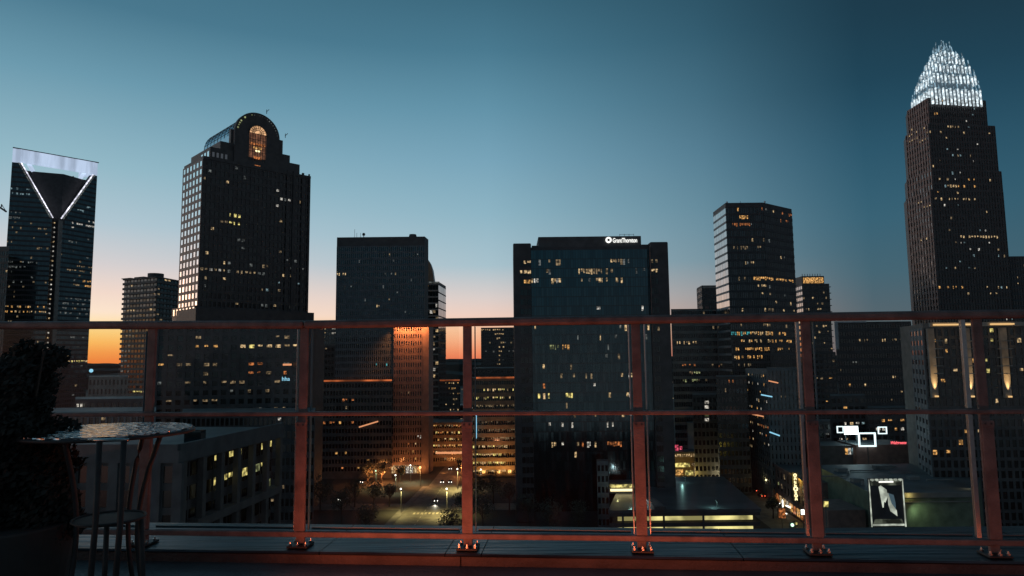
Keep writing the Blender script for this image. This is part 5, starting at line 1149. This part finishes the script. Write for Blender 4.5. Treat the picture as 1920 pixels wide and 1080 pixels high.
def tree(px, py, h, r, label, z=0.0):
    g0 = G(px, py, z); t = thing('street_tree', label, 'tree', (g0.x, g0.y, z), 'street trees')
    m = MB(); m.tube([(g0.x, g0.y, z), (g0.x + 0.1, g0.y, z + h * 0.35), (g0.x - 0.15, g0.y, z + h * 0.6)], [0.32, 0.22, 0.14], 'bark', 8)
    for k in range(6):
        a = k * 1.05 + random.random(); m.tube([(g0.x, g0.y, z + h * (0.32 + 0.04 * k)), (g0.x + math.cos(a) * r * 0.4, g0.y + math.sin(a) * r * 0.4, z + h * 0.6), (g0.x + math.cos(a) * r * 0.75, g0.y + math.sin(a) * r * 0.75, z + h * 0.78)], [0.12, 0.07, 0.03], 'bark', 5)
    m.build('trunk', t)
    m = MB(); leaf_cloud(m, (g0.x, g0.y, z + h * 0.68), r, 1500, 0.28, 'leaves', lumps=14); m.build('crown', t)
TR = [(872, 985, 12, 5.5, 'tree nearest the lower right edge of the lit road'), (905, 1000, 13, 6, 'dark tree below the banded garage, nearest the railing'), (893, 950, 12, 5, 'tree between the lit road and the banded garage'), (925, 945, 12, 5.5, 'tree directly in front of the banded garage'),
      (955, 960, 12, 5.5, 'tree between the banded garage and the sign-topped office'), (990, 985, 11, 5, 'tree in front of the left black pier'), (1030, 1000, 11, 5.5, 'tree at the foot of the sign-topped office'), (1085, 995, 10, 5, 'tree left of the parking deck'),
      (845, 1010, 10, 4.5, 'tree poking over the lit road edge'), (700, 960, 12, 5.5, 'dark tree left of the lit road'), (665, 950, 12, 5.5, 'tree left of the crossing beside the second post bay'), (730, 950, 9, 3.5, 'small tree on the left pavement'), (640, 985, 13, 6, 'broad dark tree at the lower left of the second bay'), (600, 960, 13, 6, 'dark tree beside the second railing post'),
      (715, 905, 10, 4, 'tree glowing orange in front of the fin slab base'), (690, 905, 10, 4.5, 'leftmost orange lit tree by the fin slab base'), (750, 903, 8, 3.2, 'small tree at the fin slab doors'), (865, 893, 9, 3.4, 'tree in front of the amber hall'), (1450, 972, 8, 3.2, 'small tree in the neon street'), (685, 1010, 12, 5.5, 'dark tree at the bottom left of the lit road')]
for a in TR: tree(*a)

for px, py, en in ((700, 905, 3200), (722, 903, 2600), (868, 892, 2600)):
    g0 = G(px, py); add_light('POINT', (g0.x, g0.y - 3.0, 4.5), en, (1, 0.34, 0.10), 0.4)
# ------------------------------------------------------------------ place lamps (seen lights, plus washers added on the wing)
# washers added on the fin slab's wing to imitate the orange glass reflection
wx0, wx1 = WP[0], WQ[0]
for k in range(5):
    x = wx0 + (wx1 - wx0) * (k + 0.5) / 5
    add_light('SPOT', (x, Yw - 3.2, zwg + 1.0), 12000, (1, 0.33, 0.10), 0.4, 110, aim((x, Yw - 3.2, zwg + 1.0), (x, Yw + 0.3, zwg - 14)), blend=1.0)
for k, (px, py) in enumerate(((700, 880), (740, 880), (785, 880), (830, 875), (862, 872))):
    gx = XY(px, Yw - 6, 880)[0]; src = (gx, Yw - 7 if k < 3 else Yw - 2, 1.5); add_light('SPOT', src, 2800 if k < 3 else 4200, (1, 0.36, 0.10), 0.6, 120, aim(src, (gx, Yw + 1 if k < 3 else Yw + 20, 8)), blend=1.0)
for px in (905, 935, 955):
    g0 = XY(px, 346, 880); src = (g0[0], 345, 1.5); add_light('SPOT', src, 2600, (1, 0.46, 0.12), 0.6, 120, aim(src, (g0[0], 352, 9)), blend=1.0)
src = (XY(930, 345, 800)[0], 340, 16); add_light('SPOT', src, 1800, (1, 0.42, 0.2), 1.0, 110, aim(src, (src[0], 352, 20)), blend=1.0)
# uplights of the hotel
for x, y, z in upl: add_light('SPOT', (x, y, z), 15000, (1, 0.62, 0.26), 0.15, 34, aim((x, y, z), (x, y + 0.7, z + 16)), blend=1.0)
# deck lamps
for px, py, en, colr in ((1285, 905, 150, (0.45, 0.95, 0.9)), (1345, 952, 200, (0.45, 0.95, 0.9)), (1213, 948, 330, (0.85, 0.9, 0.9)), (1190, 945, 60, (0.4, 0.9, 0.8)), (1165, 932, 60, (0.9, 0.9, 0.4))):
    g0 = G(px, py, zd); add_light('POINT', (g0.x - 1.2, g0.y, zd + 1.9), en, colr, 0.1)
# green wall lamp, roof lamp, screen spill
g0 = W(1712, 940, Yg - 2); add_light('SPOT', (g0.x, Yg - 3, zr - 3), 700, (0.72, 1.0, 0.55), 0.2, 120, aim((g0.x, Yg - 3, zr - 3), (g0.x + 4, Yg, zr - 8)), blend=1.0)
add_light('POINT', (W(1702, 932, Yg).x, Yg - 1.6, zr - 0.4), 110, (1, 0.8, 0.25), 0.1)
g0 = G(1806, 917, zr); add_light('SPOT', (g0.x + 4, g0.y, zr + 1.0), 420, (1, 0.86, 0.5), 0.1, 90, aim((g0.x + 4, g0.y, zr + 1.0), (g0.x - 6, g0.y + 1, zr)), blend=1.0)
# yellow wash beside the bulb sign and street glow
for px, py, en, colr, Yk in ((1502, 900, 500, (1, 0.74, 0.1), None), (1486, 878, 160, (1, 0.74, 0.1), None), (1425, 915, 900, (1, 0.4, 0.15), None), (1405, 905, 500, (1, 0.6, 0.3), None), (1465, 950, 500, (1, 0.5, 0.2), None), (1445, 900, 200, (1, 0.75, 0.35), None)):
    q0, a_ = on_street(px, py, py); w_ = W(px, py, q0[1]); add_light('POINT', (q0[0] + nn.x * 2.2, q0[1] + nn.y * 2.2, w_.z), en, colr, 0.3)
add_light('POINT', (P[0] - 0, Yst - 8, 13), 160, (0.85, 0.8, 0.8), 0.5)
# theatre wall
for px, en, colr in ((1300, 1500, (1, 0.72, 0.2)), (1350, 900, (1, 0.85, 0.5)), (1385, 700, (0.8, 0.95, 0.8))):
    g0 = XY(px, 330, 880); add_light('POINT', (g0[0], 327, 4.5), en, colr, 0.5)

# ------------------------------------------------------------------ terrace
PLx, PLy = Vector((-1.86, 3.5)), Vector((2.17, 3.15))
ru = (PLy - PLx).normalized(); rn = Vector((ru.y, -ru.x))       # rn points to the camera
def rp(px, py=800):
    d = ray(px, py); k = d.x / d.y
    t = (k * PLx.y - PLx.x) / (ru.x - k * ru.y); return PLx + ru * t
c0 = rp(877)
def rz(py): return zt(877, py, c0.y)

zTop1, zTop0 = rz(596.5), rz(611.5); zMid1, zMid0 = rz(770.5), rz(778.5); zBot1, zBot0 = rz(999), rz(1009.5); zBase = rz(1026)
rail = thing('glass_railing', 'reddish metal terrace railing with clear glass panels across the whole view', 'railing', (c0.x, c0.y, zBase))
A0 = PLx - ru * 3.0; LR = 12.0
def rbox(mb, a0, a1, b0, b1, z0, z1, mat): mb.obox(A0, ru, a0, a1, rn, b0, b1, z0, z1, mat)
m = MB(); rbox(m, 0, LR, -0.008, 0.020, zMid0, zMid1, 'railing_metal'); m.build('middle_rail', rail, bevel=0.005)
m = MB(); rbox(m, 0, LR, -0.008, 0.020, zBot0, zBot1, 'railing_metal'); m.build('bottom_rail', rail, bevel=0.004)
posts = [-45, 279, 568, 877, 1197, 1520, 1846, 2190]
pa_ = [(rp(px) - A0).dot(ru) for px in posts]
aj = pa_[2]; RISE = 0.021                       # the left length of handrail climbs slightly from the second post
def hseg(m, a0, a1, z0a, z0b):
    hh = zTop1 - zTop0; P8 = []
    for zz in (0, hh):
        for a_, b_, zb_ in ((a0, 0.030, z0a), (a1, 0.030, z0b), (a1, -0.045, z0b), (a0, -0.045, z0a)):
            v_ = A0 + ru * a_ + rn * b_; P8.append((v_.x, v_.y, zTop0 + zb_ + zz))
    m.hexa(P8, 'railing_metal')
def rise(a_): return RISE * max(0.0, (aj - a_)) / (aj - pa_[0])
m = MB(); hseg(m, 0, aj - 0.001, rise(0), 0); m.build('handrail', rail, bevel=0.012)
m = MB(); hseg(m, aj + 0.001, LR, 0, 0); m.build('handrail', rail, bevel=0.012)
CH = {0: [], 1: [(-0.033, 0.0022, 'glass_edge')], 2: [(0.037, 0.0028, 'glass_edge'), (-0.036, 0.0018, 'aluminium')], 3: [(0.037, 0.0018, 'glass_edge')], 4: [(-0.033, 0.003, 'aluminium'), (0.042, 0.003, 'aluminium')],
      5: [(-0.037, 0.007, 'aluminium'), (0.036, 0.0018, 'glass_edge')], 6: [(-0.060, 0.010, 'aluminium')], 7: []}
for i, a in enumerate(pa_):
    m = MB(); rbox(m, a - 0.021, a + 0.021, -0.010, 0.010, zBase + 0.006, zTop0 + rise(a) + 0.004, 'railing_metal')
    po = m.build('post', rail, bevel=0.003)
    m = MB(); rbox(m, a - 0.0255, a + 0.0255, 0.021, 0.026, zBot1 + 0.003, zMid0 - 0.026, 'railing_metal'); m.build('cover_plate', rail, bevel=0.002)
    m = MB(); rbox(m, a - 0.0265, a + 0.0265, 0.0265, 0.030, zMid0 - 0.056, zMid0 - 0.030, 'railing_metal'); m.build('splice_plate', rail, bevel=0.001)
    for s_ in (-0.013, 0.013):
        m = MB(); c = A0 + ru * (a + s_) + rn * 0.0302; m.tube([(c.x, c.y, zMid0 - 0.043), (c.x + rn.x * 0.003, c.y + rn.y * 0.003, zMid0 - 0.043)], 0.0042, 'black_metal', 8); m.build('screw', po)
    m = MB(); rbox(m, a - 0.05, a + 0.05, -0.05, 0.052, zBase - 0.004, zBase + 0.006, 'dark_plate'); bp2 = m.build('base_plate', rail, bevel=0.002)
    for sx, sy in ((-0.038, 0.036), (0.038, 0.036), (0.0, 0.040), (-0.038, -0.03), (0.038, -0.03)):
        m = MB(); c = A0 + ru * (a + sx) + rn * sy; m.cyl((c.x, c.y), 0.009, zBase + 0.006, zBase + 0.014, 'steel', 6); m.cyl((c.x, c.y), 0.005, zBase + 0.014, zBase + 0.024, 'steel', 8, 0.004); m.build('bolt', bp2)
    for off, wd, mt in CH[i]:
        for z0_, z1_ in ((zBot1 + 0.004, zMid0 - 0.004), (zMid1 + 0.004, zTop0 - 0.002)):
            m = MB(); rbox(m, a + off - wd, a + off + wd, -0.016, 0.004, z0_, z1_, mt); m.build('glazing_channel', rail, bevel=0.001)
for i in range(len(pa_) - 1):
    a0, a1 = pa_[i] + 0.045, pa_[i + 1] - 0.045
    if i >= 5: a1 -= 0.03
    m = MB(); q = [A0 + ru * a0 - rn * 0.018, A0 + ru * a1 - rn * 0.018]
    m.poly([(q[0].x, q[0].y, zBot0 + 0.03), (q[1].x, q[1].y, zBot0 + 0.03), (q[1].x, q[1].y, zTop0 + rise(a1) + 0.002), (q[0].x, q[0].y, zTop0 + rise(a0) + 0.002)], 'clear_glass')
    gp = m.build('glass_panel', rail)
    m = MB(); rbox(m, a0 + 0.002, a1 - 0.002, -0.024, -0.0185, zBot1 + 0.002, zBot1 + 0.014, 'glass_edge'); m.build('setting_block', gp)
# curb: flashing and parapet
zF = zBase - 0.004
BF = 0.088                                  # front edge of the cap
zFas = zt(877, 1063, c0.y - BF - 0.01)
FLOOR = zFas
par = thing('parapet_wall', 'low stone parapet with a metal cap under the railing', 'parapet', (c0.x, c0.y, FLOOR))
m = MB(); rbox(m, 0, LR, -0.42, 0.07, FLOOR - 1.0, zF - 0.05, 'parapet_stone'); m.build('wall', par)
fl = [(-0.43, zF - 0.001), (BF, zF - 0.002), (BF + 0.006, zF - 0.010), (BF, zF - 0.016), (-0.43, zF - 0.048)]
seams = [0.0, 1.1, 2.72, 3.95, 4.55, 4.72, 5.9, 7.3, 8.6, 12.0]
for k in range(len(seams) - 1):
    s0, s1 = seams[k] + 0.002, seams[k + 1] - 0.002
    m = MB()
    for i in range(len(fl)):
        j = (i + 1) % len(fl); (b0, z0_), (b1, z1_) = fl[i], fl[j]
        qs = [A0 + ru * s + rn * bb for s, bb in ((s0, b0), (s1, b0), (s1, b1), (s0, b1))]
        m.poly([(qs[0].x, qs[0].y, z0_), (qs[1].x, qs[1].y, z0_), (qs[2].x, qs[2].y, z1_), (qs[3].x, qs[3].y, z1_)], 'flashing')
    m.build('metal_cap', par)
for s0, s1 in ((0, 2.4), (2.405, 4.62), (4.625, 7.1), (7.105, 12.0)):
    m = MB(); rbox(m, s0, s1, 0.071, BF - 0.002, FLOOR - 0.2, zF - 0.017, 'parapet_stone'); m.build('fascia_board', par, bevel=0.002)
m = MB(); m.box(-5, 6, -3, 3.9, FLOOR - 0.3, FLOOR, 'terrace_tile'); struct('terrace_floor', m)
m = MB(); m.box(-6, 7, -8, 3.0, 0, FLOOR - 0.35, 'concrete'); o = m.build('terrace_building'); o['kind'] = 'structure'
# cafe table
tx = W(203, 806, 2.75); zT = tx.z
t = thing('cafe_table', 'round cafe table with a hammered glass top at lower left', 'table', (tx.x, tx.y, FLOOR))
RT = 0.305
m = MB(); m.cyl((tx.x, tx.y), RT, zT - 0.006, zT + 0.002, 'hammered_glass', 64); m.build('tabletop', t)
m = MB(); m.tube([(tx.x + (RT + 0.003) * math.cos(i * math.pi / 24), tx.y + (RT + 0.003) * math.sin(i * math.pi / 24), zT - 0.010) for i in range(48)], 0.007, 'black_metal', 8, closed=True); m.build('top_rim', t, smooth=True)
for k in range(4):
    an = -0.12 + k * math.pi / 2
    pts = []
    for i in range(17):
        f = i / 16; rr = RT * (0.74 - 0.26 * math.sin(math.pi * min(1, f * 0.95)) - 0.02 * f)
        pts.append((tx.x + rr * math.cos(an), tx.y + rr * math.sin(an), zT - 0.016 + (FLOOR - zT + 0.016) * f))
    m = MB(); m.tube(pts, 0.0095, 'black_metal', 10); m.build('leg', t, smooth=True)
# chair seen against the table
sy_ = 2.42; sx_ = W(205, 971, sy_)
t = thing('bistro_chair', 'slim black metal chair with a round seat in front of the glass topped table', 'chair', (sx_.x, sx_.y, FLOOR))
zq = sx_.z; RS = 0.112
m = MB(); m.cyl((sx_.x, sx_.y), RS - 0.006, zq - 0.008, zq - 0.001, 'black_metal', 40); m.build('seat', t)
m = MB(); m.tube([(sx_.x + RS * math.cos(i * math.pi / 20), sx_.y + RS * math.sin(i * math.pi / 20), zq) for i in range(40)], 0.004, 'black_metal', 8, closed=True); m.build('seat_rim', t, smooth=True)
yb_ = sy_ - RS - 0.004
xa, xb = W(183, 900, yb_).x, W(229, 900, yb_).x; ztp = zt(205, 826, yb_)
for x in (xa, xb):
    m = MB(); m.tube([(x, yb_, ztp), (x, yb_, zq), (x, yb_ - 0.03, FLOOR)], 0.0095, 'black_metal', 10); m.build('back_post', t, smooth=True)
m = MB(); m.tube([(xa - 0.05, yb_ + 0.02, ztp - 0.002), (xa, yb_, ztp + 0.002), (xb, yb_, ztp + 0.002), (xb + 0.01, yb_ + 0.01, ztp)], 0.006, 'steel', 8); m.build('top_bar', t, smooth=True)
for s_ in (-1, 1):
    m = MB(); m.tube([(sx_.x + s_ * 0.06, sx_.y + 0.09, zq - 0.004), (sx_.x + s_ * 0.075, sx_.y + 0.12, FLOOR)], 0.009, 'black_metal', 10); m.build('leg', t, smooth=True)
# potted shrub
bx = W(20, 800, 2.65)
t = thing('potted_shrub', 'dense dark shrub in a planter filling the lower left corner', 'plant', (bx.x, bx.y, FLOOR))
m = MB(); zh = zt(20, 616, 2.65) - FLOOR
for k in range(26):
    f = k / 25; ccz = FLOOR + 0.36 + f * (zh - 0.50); wv = 0.18 - 0.10 * f
    leaf_cloud(m, (bx.x + random.uniform(-0.24, 0.09 - 0.04 * f), bx.y + random.uniform(-0.10, 0.10), ccz), wv + 0.04, 1500, 0.015, 'shrub_leaves', lumps=8)
for k in range(18):
    f = k / 17; leaf_cloud(m, (bx.x + 0.03 + 0.13 * (1 - f), bx.y + random.uniform(-0.05, 0.1), FLOOR + 0.35 + f * (zh - 0.68)), 0.13, 800, 0.014, 'shrub_leaves', lumps=6)
m.build('foliage', t)
m = MB()
for k in range(7):
    a = k * 0.9; m.tube([(bx.x, bx.y, FLOOR + 0.25), (bx.x + 0.1 * math.cos(a) - 0.04, bx.y + 0.08 * math.sin(a), FLOOR + 0.6), (bx.x + 0.16 * math.cos(a) - 0.05, bx.y + 0.1 * math.sin(a), FLOOR + 1.0)], [0.012, 0.009, 0.004], 'bark', 6)
m.build('stem', t)
m = MB(); m.cyl((bx.x - 0.03, bx.y), 0.22, FLOOR, FLOOR + 0.36, 'planter_clay', 32, 0.27); m.build('planter', t, bevel=0.01)
# unseen strips added along the railing for the red-orange light on the posts
for xs, xe, en in ((-1.05, -0.15, 3.7), (-0.10, 1.05, 3.1), (1.10, 2.25, 0.6), (2.30, 3.3, 0.4)):
    lab = {-1.05: 'added red light strip left of centre', -0.10: 'added red light strip at the centre', 1.10: 'added red light strip right of centre', 2.30: 'added red light strip at the far right'}[xs]
    def sy(x): return PLx.y + (x - PLx.x) * ru.y / ru.x - 0.375
    a = Vector((xs, sy(xs), 0)); c = Vector((xe, sy(xe), 0)); mid = (a + c) / 2; uu_ = (c - a).normalized()
    t = thing('added_strip', lab, 'floor light', (mid.x, mid.y, FLOOR), 'added lights along the railing')
    m = MB(); m.obox((a.x, a.y), uu_, 0, (c - a).length, Vector((uu_.y, -uu_.x)), -0.02, 0.02, FLOOR + 0.001, FLOOR + 0.008, 'steel'); m.build('trim', t)
    m = MB(); m.obox((a.x, a.y), uu_, 0.01, (c - a).length - 0.01, Vector((uu_.y, -uu_.x)), -0.014, 0.014, FLOOR + 0.0085, FLOOR + 0.011, 'win_orange'); m.build('lens', t)
    l = add_light('AREA', (mid.x, mid.y, FLOOR + 0.02), en, (1, 0.19, 0.075), (c - a).length)
    l.data.shape = 'RECTANGLE'; l.data.size = (c - a).length; l.data.size_y = 0.03
    dn = Vector((0, 0.45, 1)).normalized(); l.rotation_euler = Matrix((uu_, dn.cross(uu_) * -1 if False else (-dn).cross(uu_), -dn)).transposed().to_euler()

# ------------------------------------------------------------------ sky
w = bpy.data.worlds.new('World'); SC.world = w; w.use_nodes = True
nt = w.node_tree; N_ = nt.nodes; bg = N_['Background']
def nn_(t): return N_.new(t)
tc_ = nn_('ShaderNodeTexCoord'); sp = nn_('ShaderNodeSeparateXYZ'); nt.links.new(tc_.outputs['Generated'], sp.inputs[0])
def math_(op, a, b_=None, c=None):
    m_ = nn_('ShaderNodeMath'); m_.operation = op
    for i, v_ in enumerate((a, b_, c)):
        if v_ is None: continue
        if isinstance(v_, (int, float)): m_.inputs[i].default_value = v_
        else: nt.links.new(v_, m_.inputs[i])
    return m_.outputs[0]
el = math_('MULTIPLY', math_('ARCSINE', sp.outputs['Z']), 57.2958 / 45.0)
az = math_('MULTIPLY', math_('ARCTAN2', sp.outputs['X'], sp.outputs['Y']), 57.2958)       # 0 = view axis, + right
dl = math_('ABSOLUTE', math_('WRAP', math_('ADD', az, 60.0), 180.0, -180.0))
def ramp(keys):
    r = nn_('ShaderNodeValToRGB'); r.color_ramp.interpolation = 'LINEAR'; e = r.color_ramp.elements
    while len(e) < len(keys): e.new(0.5)
    for i, (p, c) in enumerate(keys):
        e[i].position = p / 45.0; e[i].color = (s2l(c[0]), s2l(c[1]), s2l(c[2]), 1)
    nt.links.new(el, r.inputs[0]); return r.outputs[0]
SKY_L = [(0, (240, 135, 62)), (0.7, (247, 160, 75)), (1.4, (253, 190, 95)), (2.2, (255, 214, 128)), (2.9, (255, 228, 180)), (3.6, (254, 230, 206)), (5, (244, 218, 203)), (7, (216, 208, 208)), (10, (178, 199, 210)), (14, (148, 185, 199)), (20, (108, 154, 174)), (25, (74, 120, 142)), (40, (42, 80, 100))]
SKY_M = [(0, (236, 128, 92)), (0.6, (243, 150, 110)), (1.4, (248, 176, 138)), (2.3, (250, 196, 160)), (3.4, (240, 206, 190)), (5, (218, 206, 202)), (7.7, (168, 194, 205)), (12, (142, 180, 196)), (16.4, (120, 164, 185)), (20.6, (98, 146, 168)), (25, (74, 122, 144)), (32, (46, 88, 108)), (44, (30, 65, 85))]
SKY_R = [(0, (104, 110, 114)), (3, (88, 104, 112)), (6, (74, 106, 120)), (10, (60, 104, 124)), (15, (47, 92, 114)), (20, (34, 74, 94)), (26, (30, 64, 82)), (40, (24, 48, 62))]
SKY_B = [(0, (92, 96, 102)), (8, (88, 94, 102)), (25, (78, 88, 98)), (44, (62, 82, 98))]
def mr_(a, b_):
    m_ = nn_('ShaderNodeMapRange'); m_.inputs[1].default_value = a; m_.inputs[2].default_value = b_; m_.inputs[3].default_value = 0; m_.inputs[4].default_value = 1
    m_.interpolation_type = 'SMOOTHSTEP' if False else 'LINEAR'; nt.links.new(dl, m_.inputs[0]); return m_.outputs[0]
def mix_(f, a, b_):
    m_ = nn_('ShaderNodeMix'); m_.data_type = 'RGBA'; nt.links.new(f, m_.inputs[0]); nt.links.new(a, m_.inputs[6]); nt.links.new(b_, m_.inputs[7]); return m_.outputs[2]
Rm2 = ramp([(0, (88, 96, 102)), (6, (60, 92, 106)), (12, (46, 84, 102)), (18, (32, 64, 82)), (24, (28, 48, 60)), (40, (24, 42, 54))])
L_, Mm, Rm, Bm = ramp(SKY_L), ramp(SKY_M), ramp(SKY_R), ramp(SKY_B)
bo = nn_('ShaderNodeMapRange'); bo.inputs[1].default_value = 2; bo.inputs[2].default_value = 19; bo.inputs[3].default_value = 2.1; bo.inputs[4].default_value = 1.0; nt.links.new(dl, bo.inputs[0])
sc_ = nn_('ShaderNodeVectorMath'); sc_.operation = 'SCALE'; nt.links.new(L_, sc_.inputs[0]); nt.links.new(bo.outputs[0], sc_.inputs[3])
c1 = mix_(mr_(26, 58), sc_.outputs[0], Mm); c2 = mix_(mr_(58, 88), c1, Rm); c25 = mix_(mr_(76, 112), c2, Rm2); c3 = mix_(mr_(114, 152), c25, Bm)
nt.links.new(c3, bg.inputs[0]); bg.inputs[1].default_value = 1.0

# faint afterglow from the left
sn = bpy.data.lights.new('sun', 'SUN'); sn.energy = 0.12; sn.angle = R(12); sn.color = (1, 0.55, 0.32)
so = bpy.data.objects.new('sun', sn); COL.objects.link(so); so.location = (-200, 100, 300)
so.rotation_euler = (Vector((math.sin(R(60)), -math.cos(R(60)), -0.045))).to_track_quat('-Z', 'Y').to_euler()

SC.view_settings.view_transform = 'Standard'; SC.view_settings.look = 'None'
SC.view_settings.exposure = 0; SC.view_settings.gamma = 1
SC.render.film_transparent = False
cy = SC.cycles
cy.use_denoising = True; cy.max_bounces = 6; cy.transparent_max_bounces = 12; cy.sample_clamp_indirect = 3; cy.use_light_tree = True
